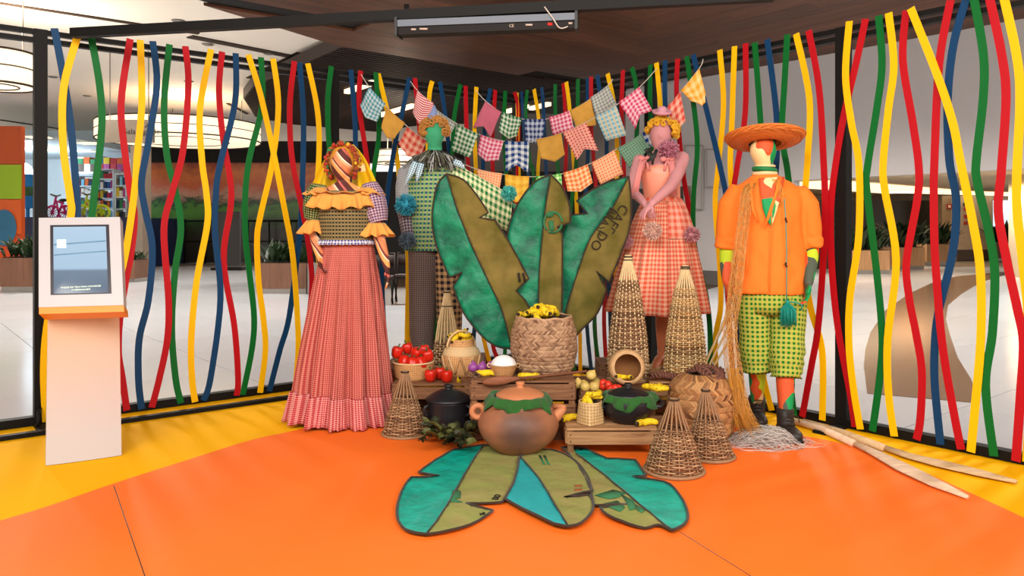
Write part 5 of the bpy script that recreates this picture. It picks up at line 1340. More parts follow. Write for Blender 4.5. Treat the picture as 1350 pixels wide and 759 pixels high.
# ================= oars
def oar(shaft, blade, label, mat, wd, z):
    P_ = [atz(x, y, z) for x, y in shaft]; Q = [atz(x, y, z*.7) for x, y in blade]
    r = thing('wooden_oar', label, 'oar', (P_[-1]+Vector((0,0,0)))*1.0)
    mb = MB(); mb.tube(P_, .022, 12); mb.build('shaft', mat, r)
    mb = MB(); n_ = len(Q); wds = [.022, wd*.7, wd, wd*.8, .012] if n_ == 5 else [.022, wd, wd, .01]
    mb.tube(Q, [(w_, .010 if i else .02) for i, w_ in enumerate(wds)], 14, up=(.8,.5,0)); mb.build('blade', mat, r)
o_w = wood('pale_oar_wood', '#c9a584', '#e6cdb0', 1.0, .6, 0, .05); o_w2 = wood('tan_oar_wood', '#bf9c72', '#d9bb90', 1.0, .6, 0, .05)
oar([(1040,553),(1085,566),(1125,584)], [(1125,584),(1155,597),(1195,618),(1238,639),(1275,655)], 'front pale wooden oar reaching onto the orange mat at the right', o_w, .062, .03)
oar([(1060,556),(1110,570),(1165,590)], [(1165,590),(1200,601),(1245,612),(1295,624),(1340,635)], 'rear tan wooden oar lying on the yellow mat', o_w2, .066, .03)
# bamboo poles
for i, (a, b) in enumerate((((922,498),(961,408)), ((926,499),(966,420)), ((930,500),(972,432)), ((920,495),(968,402)))):
    mb = MB(); mb.tube([at(a[0], a[1], 5.3+.01*i), at(b[0], b[1], 5.42+.02*i)], .0075, 8)
    mb.build('cane_pole', m_cane_rib, label='thin pale cane pole leaning between the woven bag and the hanging net', cat='pole', group='leaning cane poles')
# braided rope
rp = thing('braided_rope', 'dark brown braided fibre rope draped over the woven bag and crate', 'rope', at(900, 500, 4.95))
rpath = [(857,491,5.06,.33),(872,487,5.06,.335),(885,491,5.04,.33),(898,497,4.98,.345),(912,500,4.93,.385),(925,505,4.84,.41),(938,513,4.76,.37),(947,512,4.78,.37),(948,504,4.85,.40),(935,499,4.92,.41),(918,497,4.96,.405)]
cvp = [at(x, HZ+(H-z)*F/Y, Y) for x, y, Y, z in rpath]; cv = [Vector(q) for q in catmull([tuple(p) for p in cvp], 16)]
for s_ in range(3):
    mb = MB(); pth = []
    for k, p in enumerate(cv):
        t = (cv[min(k+1, len(cv)-1)]-cv[max(k-1, 0)]).normalized(); sd = t.cross(Vector((0,0,1))).normalized()
        ph = k*.42+s_*2.09; pth.append(p+sd*.028*math.sin(ph)+Vector((0,0,.012*math.sin(2*ph)+.012)))
    mb.tube(pth, .0085, 8, ripple=lambda a, t: 1+.15*math.sin(3*a+t*90)); mb.build('strand', m_rope, rp)
# ================= mannequins
def ring(x, y, Y, hw, dep, dy=0): c = at(x, y, Y); c.y += dy; return (c, hw*Y/F, dep)
def add_hand(mb, wrist, d, pn, thumb, curl=.35, s=1.0, spread=.12):
    d = Vector(d).normalized(); pn = Vector(pn); pn = (pn-d*pn.dot(d)).normalized(); sd = d.cross(pn); 
    if sd.dot(Vector(thumb)) < 0: sd = -sd         # sd points to the thumb side
    w_ = Vector(wrist)
    mb.tube([w_-d*.02*s, w_+d*.02*s, w_+d*.055*s, w_+d*.09*s], [(.026*s,.020*s), (.033*s,.018*s), (.040*s,.016*s), (.037*s,.012*s)], 12, up=sd)
    for i, (o, L) in enumerate(((.029, .074), (.010, .083), (-.010, .076), (-.028, .060))):
        b = w_+d*.082*s+sd*o*s; a = (sd*(spread*(1.3-i))+d).normalized(); p = [b]; ang = curl*.35
        for k, f in enumerate((.45, .3, .25)):
            ang += curl*(.5+.3*k); dd = a*math.cos(ang)+pn*math.sin(ang); p.append(p[-1]+dd*L*f*s)
        mb.tube([b-a*.02*s]+p, [.0095*s,.0092*s,.0085*s,.0078*s,.0062*s], 8)
        mb.ball(p[-1], .0062*s, 8)
    b = w_+d*.02*s+sd*.026*s; t1 = b+(d*.6+sd*.75+pn*.25).normalized()*.04*s; t2 = t1+(d*.9+sd*.25+pn*.4).normalized()*.032*s
    mb.tube([b-sd*.01*s, t1, t2], [.013*s,.0105*s,.0080*s], 8); mb.ball(t2, .008*s, 8)
def add_limb(mb, pts, rad, n=14):
    cv = catmull([tuple(p)+(r,) for p, r in zip(pts, rad)], 5)
    mb.tube([Vector(q[:3]) for q in cv], [q[3] for q in cv], n)
    mb.ball(pts[0], rad[0], 12); mb.ball(pts[-1], rad[-1], 12)
def add_head(mb, c, w_, h, tilt=0, yaw=0, dep=1.18):
    # c = centre of the head, w_ = half width, h = half height; jaw narrows to a chin, brow and nose bridge stay soft
    R = Matrix.Rotation(tilt, 3, 'Y') @ Matrix.Rotation(yaw, 3, 'Z')
    n = 20; b = []
    for k in range(17):
        t = k/16; z = -h+2*h*t
        rr = math.sin(math.pi*min(max(t*.97+.015, 0), 1))**.55
        jaw = .74+.26*min(1, t/.5); 
        b.append((z, w_*rr*jaw, w_*dep*rr*(.80+.20*min(1, t/.45)), -(.10*w_)*(1-t)))
    s0 = len(mb.v)
    for z, rx, ry, fy in b:
        for i in range(n):
            a = 2*math.pi*i/n; p = Vector((rx*math.cos(a), ry*math.sin(a)+fy, z)); mb.v.append(c+R @ p)
    for k in range(16):
        for i in range(n):
            i2 = (i+1) % n; mb.f.append([s0+k*n+i, s0+k*n+i2, s0+(k+1)*n+i2, s0+(k+1)*n+i]); mb.uv.append([(0,0)]*4)
    mb.cap(range(s0, s0+n), True); mb.cap(range(s0+16*n, s0+17*n))
    mb.tube([c+R @ Vector((0, -w_*dep*.93, h*.15)), c+R @ Vector((0, -w_*dep*1.03, -h*.12)), c+R @ Vector((0, -w_*dep*.92, -h*.25))], [w_*.10, w_*.17, w_*.13], 8)
def ruffle(path_fn, n, w0, drop, out, waves, amp, mat, name, parent, label=None, seed=0, th=.002):
    rs = random.Random(seed); p1, p2 = rs.uniform(0,6), rs.uniform(0,6)
    def fn(u, v):
        c, nrm = path_fn(u)
        wv = math.sin(waves*2*math.pi*u+p1)+.45*math.sin(waves*3.4*2*math.pi*u//1*0+waves*2.3*2*math.pi*u+p2)
        return c+nrm*(w0+out*v+amp*wv*v)+Vector((0,0,-drop*v+amp*.5*math.cos(waves*2*math.pi*u+p1)*v))
    mb = MB(); mb.grid(n, 6, fn, cu=True, uvf=lambda u, v: (u*n*.006, v*drop*1.3))
    o = mb.build(name, mat, parent, label=label); md = o.modifiers.new('s', 'SOLIDIFY'); md.thickness = th; return o
def ell(c, rx, ry, tx=0, ty=0, sx=None):
    def f(u):
        a = 2*math.pi*u; nrm = Vector((math.cos(a), math.sin(a), 0)); return Vector(c)+Vector((rx*math.cos(a), ry*math.sin(a), tx*math.cos(a)+ty*math.sin(a))), nrm
    return f
def pompom(c, r, mat, name, parent, n=520, seed=1, label=None, th=.0032):
    rs = random.Random(seed); mb = MB(); c = Vector(c); mb.ball(c, r*.55, 10)
    for i in range(n):
        z = rs.uniform(-1, 1); a = rs.uniform(0, 6.28); q = math.sqrt(1-z*z); d = Vector((q*math.cos(a), q*math.sin(a), z)); L = r*rs.uniform(.8, 1.08)
        s_ = d.cross(Vector((rs.uniform(-1,1), rs.uniform(-1,1), rs.uniform(-1,1)))).normalized()*th; t_ = d.cross(s_).normalized()*th*.6
        b = c+d*r*.35; e = c+d*L+s_*rs.uniform(-1.2,1.2)
        mb.add([b-s_*.5, b+s_*.5, e+s_, e-s_, e+t_], [(0,1,2,3), (3,2,4)])
    return mb.build(name, mat, parent, label=label)
def curls(c, rx, ry, rz, n, mat, name, parent, seed, keep, r0=.016, th=.0045, label=None):
    rs = random.Random(seed); mb = MB(); k = 0
    while k < n:
        z = rs.uniform(-1, 1); a = rs.uniform(0, 6.28); q = math.sqrt(1-z*z); d = Vector((q*math.cos(a), q*math.sin(a), z))
        if not keep(d): continue
        p = Vector(c)+Vector((d.x*rx, d.y*ry, d.z*rz)); k += 1
        R = Vector((0,0,1)).rotation_difference(d+Vector((rs.uniform(-.5,.5), rs.uniform(-.5,.5), rs.uniform(-.5,.5)))).to_matrix()
        turns = 2.0; N_ = 16; pts = []
        for j in range(N_+1):
            t = j/N_; an = t*turns*6.28; rr = r0*(.35+.75*t)*rs.uniform(.92,1.08); pts.append(p+R @ Vector((rr*math.cos(an), rr*math.sin(an), .014*(1-t)+.01*math.sin(an))))
        mb.tube(pts, th, 5)
    return mb.build(name, mat, parent, label=label)
def bow(c, s_, mat, parent, name='bow', tails=True, d=Vector((1,0,.1))):
    mb = MB(); c = Vector(c); d = d.normalized(); up = Vector((0,0,1))
    for sg in (-1, 1):
        mb.tube([c, c+d*sg*s_*.5+up*s_*.12, c+d*sg*s_+up*s_*.05], [(.15*s_,.06*s_), (.42*s_,.22*s_), (.30*s_,.16*s_)], 10, up=(0,0,1))
        if tails: mb.tube([c, c+d*sg*s_*.3-up*s_*.8, c+d*sg*s_*.45-up*s_*1.7], [(.12*s_,.04*s_), (.2*s_,.04*s_), (.22*s_,.03*s_)], 8, up=(1,0,0))
    mb.ball(c+Vector((0,-.15*s_,0)), .2*s_, 10); return mb.build(name, mat, parent)
# ---- 1. long red skirt mannequin
Y1 = 5.25; c1 = Vector((at(452,0,Y1).x, Y1, .009))
A1 = thing('mannequin', 'mannequin in striped jersey skin with long red gingham skirt, yellow ruffles and veil', 'mannequin', c1)
mb = MB()
add_head(mb, at(451, 217, Y1), .074, .122, tilt=.06, yaw=.1)
mb.loft([ring(452,245,Y1,8.5,.05,.015), ring(453,232,Y1,8.5,.048,.01)], 16)
mb.loft([ring(455,345,Y1,34,.13), ring(457,325,Y1,29,.11), ring(456,300,Y1,31,.11), ring(455,275,Y1,36,.115), ring(454,258,Y1,35,.10), ring(453,248,Y1,24,.07), ring(453,240,Y1,9,.05,.01)], 24)
s1 = at(421,259,Y1); e1 = at(414,306,5.28); w1 = at(421,338,5.17)
add_limb(mb, [s1, (s1+e1)/2+Vector((-.012,0,0)), e1, (e1+w1)/2, w1], [.050,.045,.037,.034,.024])
add_hand(mb, w1, (.25,-.2,-1), (1,-.2,.2), (0,-1,.1), .55, .95)
s2 = at(488,259,Y1); e2 = at(500,312,5.22); w2 = at(510,352,5.05)
add_limb(mb, [s2, (s2+e2)/2, e2, (e2+w2)/2, w2], [.050,.045,.038,.034,.023])
add_hand(mb, w2, (.15,-.2,-1), (-1,-.1,.1), (0,-1,0), .25, .9)
remeshed(mb, 'body', m_stripe, A1, .007)
m_skirt = gingham('red_fine_gingham', '#d08878', '#96081c', .0062); m_skirt2 = gingham('red_frill_gingham', '#e09c94', '#a40a22', .0085)
hem = c1+Vector((0.012,0,0)); wst = at(459,321,Y1)
def sk(a, t, n=15): return 1+(.03+.105*t**.6)*(math.sin(n*a+.9*math.sin(2*a)+.3*math.sin(6*t))+.35*math.sin((n*2+1)*a+1.2))*min(1,t*3+.15)
rings = []
for k in range(25):
    t = k/24; c = wst.lerp(Vector((hem.x, Y1, .20)), t); rx = .166+(.300-.166)*t**.85; rings.append((c, rx, rx*(.74+.16*t)))
mb = MB(); mb.loft(rings, 200, cap=False, mod=sk, R=.29); o = mb.build('skirt', m_skirt, A1, label='long pleated red gingham skirt')
def rimf(u):
    a = 2*math.pi*u; q = sk(a, 1); n_ = Vector((math.cos(a), math.sin(a), 0)); return Vector((hem.x+.305*q*math.cos(a), Y1+.275*q*math.sin(a), .212+.01*math.sin(2*a))), n_
ruffle(rimf, 360, .0, .19, .045, 46, .010, m_skirt2, 'hem_ruffle', A1, label='red gingham hem ruffle', seed=3)
mb = MB(); mb.loft([(wst+Vector((0,0,.028)), .158, .118), (wst+Vector((0,0,.01)), .166, .124), (wst+Vector((0,0,-.02)), .172, .13)], 60, cap=False, mod=lambda a, t: 1+.008*math.sin(40*a)); mb.build('waistband', cloth('rust_cloth', '#a8442a'), A1)
m_bl = gingham('olive_blouse_gingham', '#c4a468', '#101a20', .012, light2='#5a5a3c')
mb = MB()
def bmod(a, t): return 1+.012*math.sin(18*a)*(1 if t > .1 else .3)
mb.loft([ring(457,318,Y1,33.5,.135), ring(457,312,Y1,35,.135), ring(457,295,Y1,35,.135), ring(456,275,Y1,37,.135), ring(455,262,Y1,38,.125), ring(454,252,Y1,36,.11)], 72, cap=False, mod=bmod); mb.build('blouse', m_bl, A1, label='dark gingham blouse')
m_or = cloth('orange_frill', '#eaa44c', .12); m_nav = gingham('navy_frill', '#e8e4e0', '#3a3a8c', .012)
ruffle(ell(at(457,316,Y1), .178, .137), 220, .006, .03, .012, 26, .005, m_nav, 'blouse_hem', A1, label='blue and white gathered blouse hem', seed=2)
ruffle(ell(at(454,250,Y1), .188, .122, 0, .035), 260, .012, .095, .045, 13, .020, m_or, 'neck_ruffle', A1, label='orange neckline ruffle', seed=5, th=.003)
ruffle(ell(at(454,250,Y1), .176, .112, 0, .030), 260, .0, -.005, .050, 12, .014, m_or, 'neck_ruffle', A1, label='orange neckline ruffle', seed=6, th=.003)
m_slv = gingham('sleeve_print', '#b8b070', '#2c4a2c', .008, 'dots'); m_slv2 = gingham('sleeve_print_violet', '#c8a8b0', '#3a2a5c', .009)
for s_, e_, m_, sd in ((s1, e1, m_slv, -1), (s2, e2, m_slv2, 1)):
    d = (e_-s_); mb = MB()
    mb.tube([s_+d*t+Vector((sd*.012,0,.02)) for t in (-.25, 0, .25, .5, .72)], [.05,.076,.083,.078,.060], 40, cap=False, ripple=lambda a, t: 1+.045*math.sin(11*a)); mb.build('puff_sleeve', m_, A1)
    ruffle(ell(s_+Vector((-sd*.010,0,.058)), .050, .062), 120, .0, .045, .050, 7, .016, m_or, 'shoulder_ruffle', A1, label='orange sleeve ruffle', seed=17+sd, th=.003)
    c = s_+d*.66
    ruffle(ell(c, .056, .058, -sd*.0, 0), 150, .0, .085, .045, 8, .020, m_or, 'cuff_ruffle', A1, label='orange sleeve ruffle', seed=7+sd, th=.003)
hc = at(451, 217, Y1)
m_scarf = cloth('orange_flower_scarf', '#c85a24', .35)
rs = random.Random(4); hm = [m_scarf, plain('flower_red', '#a8321c', .7), plain('flower_yellow', '#e8b830', .7), plain('flower_green', '#3a8c4c', .7), plain('flower_brown', '#6a3420', .7)]
mbs = [MB() for _ in hm]
for i in range(210):
    a = rs.uniform(-.75, math.pi+.75); y_ = rs.uniform(-.05, .09); q = 1.08+rs.uniform(0, .17)
    p = hc+Vector((.088*q*math.cos(a), y_, .118*q*math.sin(a)+.004)); mbs[rs.choice((0,0,0,1,1,2,3,4))].ball(p, (rs.uniform(.010,.018), .010, rs.uniform(.008,.013)), 6, Matrix.Rotation(rs.uniform(0,3), 3, 'Y'))
for m_, q in zip(hm, mbs): q.build('head_wreath', m_, A1, kind='stuff')
mb = MB(); mb.ball(hc+Vector((0,.035,.025)), (.093,.10,.120), 24); mb.build('head_scarf', cloth('yellow_scarf', '#d8901c', .2), A1)
def veilm():
    m = M('yellow_tulle', .8, 0, .2); m.col(C('#edc010')); v = m.obj(); m.nt.links.new(m.math('ADD', m.math('MULTIPLY', m.noise(v, 260, 1), .5), .55), m.b.inputs['Alpha']); m.b.inputs['Transmission Weight'].default_value = 0; return m.m
m_veil = veilm()
for sg in (-1, 1):
    mb = MB(); top = hc+Vector((sg*.05, .07, .12))
    def vf(u, v):
        x = sg*(.03+(.185*u)*(v**.75)+.02*v+.05*(1-v)*u); return hc+Vector((x, .07+.035*math.sin(u*11+sg)*v+.03*u, .115-.27*v+.03*math.sin(u*3.1)*(1-v)))
    mb.grid(24, 18, vf); o = mb.build('veil', m_veil, A1, label='yellow net veil')
# ---- 2. green headed mannequin
Y2 = 6.15; c2 = Vector((at(573,0,Y2).x, Y2, .27))
A2 = thing('mannequin', 'green headed mannequin with straw curls, checked shirt and blue pompoms on the sleeves', 'mannequin', c2)
mb = MB(); add_head(mb, at(573,178,Y2), .078, .130, dep=1.15)
mb.loft([ring(573,212,Y2,11,.06), ring(573,190,Y2,9.5,.055,.015)], 16)
mb.loft([ring(571,318,Y2,24,.10), ring(571,310,Y2,26,.11), ring(571,275,Y2,29,.11), ring(572,240,Y2,34,.12), ring(572,222,Y2,36,.10), ring(573,213,Y2,26,.08), ring(573,204,Y2,10,.06,.01)], 24)
sA = at(541,225,Y2); eA = at(535,270,Y2); wA = at(538,306,6.05); sB = at(604,225,Y2); eB = at(640,253,6.05); wB = at(672,268,5.95)
add_limb(mb, [sA, eA, wA], [.055,.042,.028]); add_limb(mb, [sB, eB, wB], [.055,.042,.028])
add_hand(mb, wA, (0,-.1,-1), (1,0,0), (0,-1,0), .4, .9); add_hand(mb, wB, (1,-.1,-.5), (0,0,-1), (0,-1,0), .4, .9)
for x, xb in ((558, 557), (590, 592)):
    add_limb(mb, [at(x-0,330,Y2), at((x+xb)/2,390,Y2), at(xb,455,Y2), at(xb,474,Y2)], [.085,.062,.045,.04])
    b = at(xb,474,Y2); b.z = .32; mb.tube([b, b+Vector((0,-.08,-.02)), b+Vector((0,-.17,-.03))], [.045,.04,.03], 10)
remeshed(mb, 'body', m_green, A2, .009)
mb = MB(); mb.loft([ring(573,330,Y2,35,.135), ring(573,318,Y2,34,.135), ring(573,305,Y2,30,.12)], 40, cap=False); mb.build('trouser_seat', plain('trouser_brown', '#5c4c48', .85), A2)
m_tr1 = gingham('brown_grey_check', '#8a7a74', '#4a3c3c', .008); m_tr2 = gingham('tan_navy_gingham', '#cfa878', '#1f1d2c', .024)
mb = MB(); mb.tube([at(556,305,Y2), at(558,340,Y2), at(557,400,Y2), at(556,440,Y2), at(558,462,Y2)], [.115,.118,.108,.095,.085], 48, cap=False, ripple=lambda a, t: 1+.02*math.sin(3*a+4*t)+.02*math.sin(30*t+a)*t*t); mb.build('trouser_leg', m_tr1, A2, label='brown grey fine checked trouser leg')
mb = MB(); mb.tube([at(590,305,Y2), at(591,340,Y2), at(592,400,Y2), at(592,440,Y2), at(592,462,Y2)], [.112,.112,.105,.098,.09], 48, cap=False, ripple=lambda a, t: 1+.02*math.sin(3*a+4*t)+.02*math.sin(26*t+a)*t*t); mb.build('trouser_leg', m_tr2, A2, label='tan and navy gingham trouser leg')
m_sh1 = gingham('shirt_gingham', '#e8d890', '#14506c', .017, light2='#4a9a50'); m_shg = gingham('grey_sleeve_check', '#c0c0c0', '#6a6c74', .006); m_sh3 = gingham('green_sleeve_gingham', '#f0eebc', '#1f7a3c', .019); m_sh4 = gingham('cuff_violet_check', '#a89aa0', '#2c2030', .012)
mb = MB(); mb.loft([ring(566,330,Y2,34,.145), ring(567,318,Y2,33,.14), ring(568,300,Y2,34,.145), ring(570,270,Y2,35,.145), ring(572,240,Y2,38,.145), ring(572,224,Y2,37,.12), ring(573,214,Y2,30,.09), ring(573,208,Y2,14,.07)], 64, cap=False, mod=lambda a, t: 1+.02*math.sin(9*a)*(1-t)); mb.build('shirt', m_sh1, A2, label='yellow green and navy gingham shirt')
mb = MB(); mb.tube([sA+Vector((.03,0,.03)), sA+Vector((-.02,0,-.02)), (sA+eA)/2+Vector((-.015,0,0)), eA, at(536,285,6.1)], [.06,.08,.085,.08,.065], 32, cap=False, ripple=lambda a, t: 1+.03*math.sin(4*a+9*t)); mb.build('sleeve', m_shg, A2, label='grey fine checked sleeve')
mb = MB(); mb.tube([at(536,283,6.1), at(537,295,6.08), at(539,312,6.05)], [.065,.058,.048], 28, cap=False, ripple=lambda a, t: 1+.04*math.sin(7*a)); mb.build('sleeve_cuff', m_sh4, A2, label='dark violet checked cuff')
def slB(u, v):
    # wide batwing sleeve hanging from the raised arm
    top = catmull([(596,214),(620,226),(648,242),(676,258)], 4); k = v*(len(top)-1); i = min(int(k), len(top)-2); f = k-i
    tx, ty = top[i][0]*(1-f)+top[i+1][0]*f, top[i][1]*(1-f)+top[i+1][1]*f
    bx, by = 592+(672-592)*v, 262+(306-262)*v**.8
    a = 2*math.pi*u; mid = (math.cos(a)+1)/2; x = tx*mid+bx*(1-mid); y = ty*mid+by*(1-mid)
    return at(x, y, Y2-.22*v)+Vector((0, math.sin(a)*(.085-.02*v)+.008*math.sin(9*v+6*mid), 0))
mb = MB(); mb.grid(48, 24, slB, cu=True, uvf=lambda u, v: (u*.62, v*.52)); mb.build('sleeve', m_sh3, A2, label='wide yellow green gingham sleeve')
# fabric strip collar
rs = random.Random(8); strips = [MB(), MB(), MB()]
nb = at(573, 201, Y2)
for i in range(520):
    a = rs.uniform(0, 6.28); r0_, r1_ = .05, rs.uniform(.13, .235); L = rs.uniform(.02, .12)
    d = Vector((math.cos(a)*1.05, math.sin(a)*.82, 0)); p0_ = nb+d*r0_+Vector((0,0,rs.uniform(-.01,.02))); p1_ = nb+d*r1_*.7+Vector((0,0,-.028-L*.1)); p2_ = nb+d*r1_+Vector((rs.uniform(-.02,.02),0,-.05-L))
    s_ = Vector((-math.sin(a), math.cos(a)*.7, 0))*.0045
    strips[rs.choice((0,0,0,1,2,2))].add([p0_-s_, p0_+s_, p1_+s_*1.2, p1_-s_*1.2, p2_+s_*.7, p2_-s_*.7], [(0,1,2,3), (3,2,4,5)])
for q, hx in zip(strips, ('#241c1a', '#c8c8c4', '#6a6a58')): 
    o = q.build('fringe_collar', plain('fringe_'+hx[1:], hx, .85, var=.2), A2); md = o.modifiers.new('s', 'SOLIDIFY'); md.thickness = .002
m_dot = gingham('blue_dot_strip', '#e8f0f0', '#1c7ca0', .008)
for pts in (((548,213),(543,225),(533,246)), ((556,215),(552,228),(549,240)), ((598,213),(606,216),(612,222))):
    mb = MB(); mb.tube([at(x, y, Y2-.19+.0*i) for i, (x, y) in enumerate(pts)], [(.022,.008),(.026,.008),(.004,.004)], 10, up=(1,0,0))
    mb.build('tie_end', m_dot, A2, label='blue dotted ribbon end')
hd = at(573,178,Y2)
curls(hd+Vector((0,.015,.045)), .105, .11, .095, 190, m_faceY, 'hair', A2, 3, lambda d: (d.z > .22) or (abs(d.x) > .6 and d.z > -.45 and d.y > -.7), r0=.017, th=.0038, label='golden straw curls')
mb = MB(); mb.tube([hd+Vector((-.02,0,.12)), hd+Vector((-.005,0,.18)), hd+Vector((-.004,0,.235))], [.05,.026,.006], 14); mb.build('party_hat', cloth('pale_blue_cloth', '#8ca4d8'), A2, label='small pale blue cone hat')
m_pb = plain('turquoise_yarn', '#3cb4d0', .8, var=.25, sc=60); m_pt = plain('mint_yarn', '#58d0c4', .8, var=.15, sc=60); m_pg = plain('grey_blue_yarn', '#7c93a8', .8, var=.35, sc=60)
pompom(at(535,270,5.98), .088, m_pb, 'pompom', A2, seed=1, label='turquoise blue pompom'); pompom(at(537,317,5.95), .068, m_pg, 'pompom', A2, seed=2, label='grey blue pompom'); pompom(at(671,255,5.78), .062, m_pt, 'pompom', A2, seed=3, label='mint pompom')
# ---- 3. pink mannequin
Y3 = 5.85; c3 = Vector((at(872,0,Y3).x, Y3, .235))
A3 = thing('mannequin', 'pink skinned mannequin in salmon gingham dress with yellow curls and tiny pink hat', 'mannequin', c3)
mb = MB(); hd3 = at(871, 179, Y3)
add_head(mb, hd3, .082, .128, tilt=.12, yaw=-.2)
mb.loft([ring(873,214,Y3,12,.06), ring(872,190,Y3,9,.052,.01)], 16)
mb.loft([ring(873,285,Y3,26,.12), ring(872,262,Y3,21,.10), ring(872,240,Y3,24,.11), ring(874,224,Y3,28,.12), ring(875,212,Y3,29,.09), ring(875,204,Y3,22,.07), ring(874,197,Y3,10,.055)], 24)
sL = at(843,212,Y3); eL = at(832,250,5.8); wL = at(850,268,5.58); sR = at(899,209,Y3); eR = at(885,244,5.62); wR = at(860,268,5.45)
add_limb(mb, [sL, (sL+eL)/2, eL, (eL+wL)/2, wL], [.050,.046,.040,.034,.026]); add_limb(mb, [sR, (sR+eR)/2+Vector((.01,0,0)), eR, (eR+wR)/2, wR], [.056,.050,.042,.036,.026])
add_hand(mb, wR, (-.8,-.2,-.75), (.3,.3,-1), (.3,-.6,.6), .35, .95); add_hand(mb, wL, (.5,-.5,-.8), (0,.4,-1), (0,-.3,1), .4, .9)
remeshed(mb, 'body', m_pink, A3, .007)
mb = MB()
for x, y1_, toe in ((873, 472, (862, 482)), (884, 470, (888, 479))):
    k = at(x+1, 400, Y3+.02); an = at(x-.5, 465, Y3+.02)
    add_limb(mb, [at(x+1,350,Y3), k, (k+an)/2+Vector((.0,.015,.02)), an], [.075,.055,.05,.030])
    t_ = at(toe[0], toe[1]-3, Y3-.17); t_.z = .262; mb.tube([an+Vector((0,.02,-.01)), an+Vector((-.01,-.04,-.03)), (an+t_)/2+Vector((0,0,.0)), t_], [.034,.034,.034,.022], 12)
remeshed(mb, 'legs', m_tan, A3, .008, label='tan stockinged legs')
m_shoe = plain('mustard_shoe', '#c0985c', .5, var=.2, sc=40, bump=.3)
for x, toe in ((873, (861, 483)), (885, (889, 480))):
    an = at(x-.5, 465, Y3+.02); t_ = at(toe[0], 0, Y3-.19); t_.z = .262; hl = an+Vector((0,.06,0)); hl.z = .262
    mb = MB(); d = (t_-hl)
    mb.tube([hl+Vector((0,0,.05)), hl+d*.12+Vector((0,0,.048)), hl+d*.35+Vector((0,0,.03)), hl+d*.6+Vector((0,0,.012)), hl+d*.85+Vector((0,0,.006)), t_+Vector((0,0,-.002))], [(.028,.028),(.037,.030),(.040,.026),(.044,.028),(.038,.024),(.014,.010)], 16, up=(1,0,0))
    mb.tube([hl+Vector((0,0,.03)), hl+Vector((0,.005,-.026))], [.024,.018], 10)
    mb.ball(hl+d*.5+Vector((0,0,.045)), (.03,.04,.012), 12); mb.build('shoe', m_shoe, A3)
m_sat = plain('salmon_satin', '#ee9478', .38, var=.05, bump=.5, bsc=14); m_pinkc = cloth('pink_bow_cloth', '#e08a86'); m_sk3 = gingham('salmon_gingham', '#f6c0a0', '#e65a40', .0165); m_sk4 = gingham('salmon_wide_check', '#f4b8a0', '#e8664c', .03)
mb = MB(); mb.loft([ring(873,266,Y3,23.5,.125), ring(872,250,Y3,24.5,.13), ring(871,232,Y3,26.5,.14), ring(871,222,Y3,27,.135), ring(871,219,Y3,26,.125)], 60, cap=False, mod=lambda a, t: 1+.012*math.sin(10*a)*(1-t)); mb.build('bodice', m_sat, A3, label='salmon satin bodice')
for a, b in (((848,220),(851,208)), ((893,222),(886,209))):
    mb = MB(); mb.tube([at(a[0], a[1], Y3-.10), at((a[0]+b[0])/2, (a[1]+b[1])/2-2, Y3-.09), at(b[0], b[1], Y3-.03)], [(.02,.004)]*3, 8, up=(1,0,0)); mb.build('strap', m_pinkc, A3)
bow(at(851,209,Y3-.13), .05, m_pinkc, A3); bow(at(880,210,Y3-.14), .05, m_pinkc, A3)
for x, x2 in ((846, 836), (886, 888)):
    mb = MB(); mb.tube([at(x,212,Y3-.14), at((x+x2)/2,235,Y3-.16), at(x2,258,Y3-.15)], [(.018,.004),(.022,.006),(.03,.008)], 10, up=(1,0,0)); mb.build('ribbon_tail', m_pinkc, A3)
def sk3(a, t, n=11): return 1+(.02+.085*t**.8)*(math.sin(n*a+.8*math.sin(3*a))+.3*math.sin((2*n+1)*a+1))*min(1, t*4+.2)
rings = []; wz = at(873,263,Y3); hz_ = at(868,411,Y3)
for k in range(21):
    t = k/20; c = wz.lerp(Vector((hz_.x, Y3, hz_.z)), t); rx = .135+(.355-.135)*t**.72; rings.append((c, rx, rx*(.85)))
mb = MB(); mb.loft(rings, 180, cap=False, mod=sk3, R=.33); o = mb.build('skirt', m_sk3, A3, label='full salmon gingham skirt'); md = o.modifiers.new('s', 'SOLIDIFY'); md.thickness = .003
rings = [(c+Vector((0,0,.002)), rx*1.035+.004, ry*1.035+.004) for c, rx, ry in rings[:8]]
mb = MB()
def ov(u, v):
    a = math.pi*(1.52+.44*u); k = v*7; i = min(int(k), 6); f = k-i; c0_, r0x, r0y = rings[i]; c1_, r1x, r1y = rings[i+1]; c = c0_.lerp(c1_, f); rx = r0x*(1-f)+r1x*f; ry = r0y*(1-f)+r1y*f; q = sk3(a, k/20)
    return c+Vector((rx*q*math.cos(a), ry*q*math.sin(a), 0))
mb.grid(40, 20, ov, uvf=lambda u, v: (u*.4, v*.35)); o = mb.build('overskirt', m_sk4, A3, label='wide checked overskirt panel'); md = o.modifiers.new('s', 'SOLIDIFY'); md.thickness = .003
ruffle(ell(wz+Vector((0,0,.012)), .136, .125), 140, 0, .028, .010, 26, .004, m_sk4, 'waist_frill', A3, seed=4)
m_pp = plain('pale_pink_yarn', '#e8a8b0', .8, var=.2, sc=60); m_pp2 = plain('cream_pink_yarn', '#ecc4b4', .8, var=.15, sc=60)
pompom(at(882,198,Y3-.11), .078, plain('rose_yarn', '#d88aa0', .8, var=.25, sc=50), 'flower', A3, seed=5, label='pink ruffled fabric flower', n=420, th=.0055)
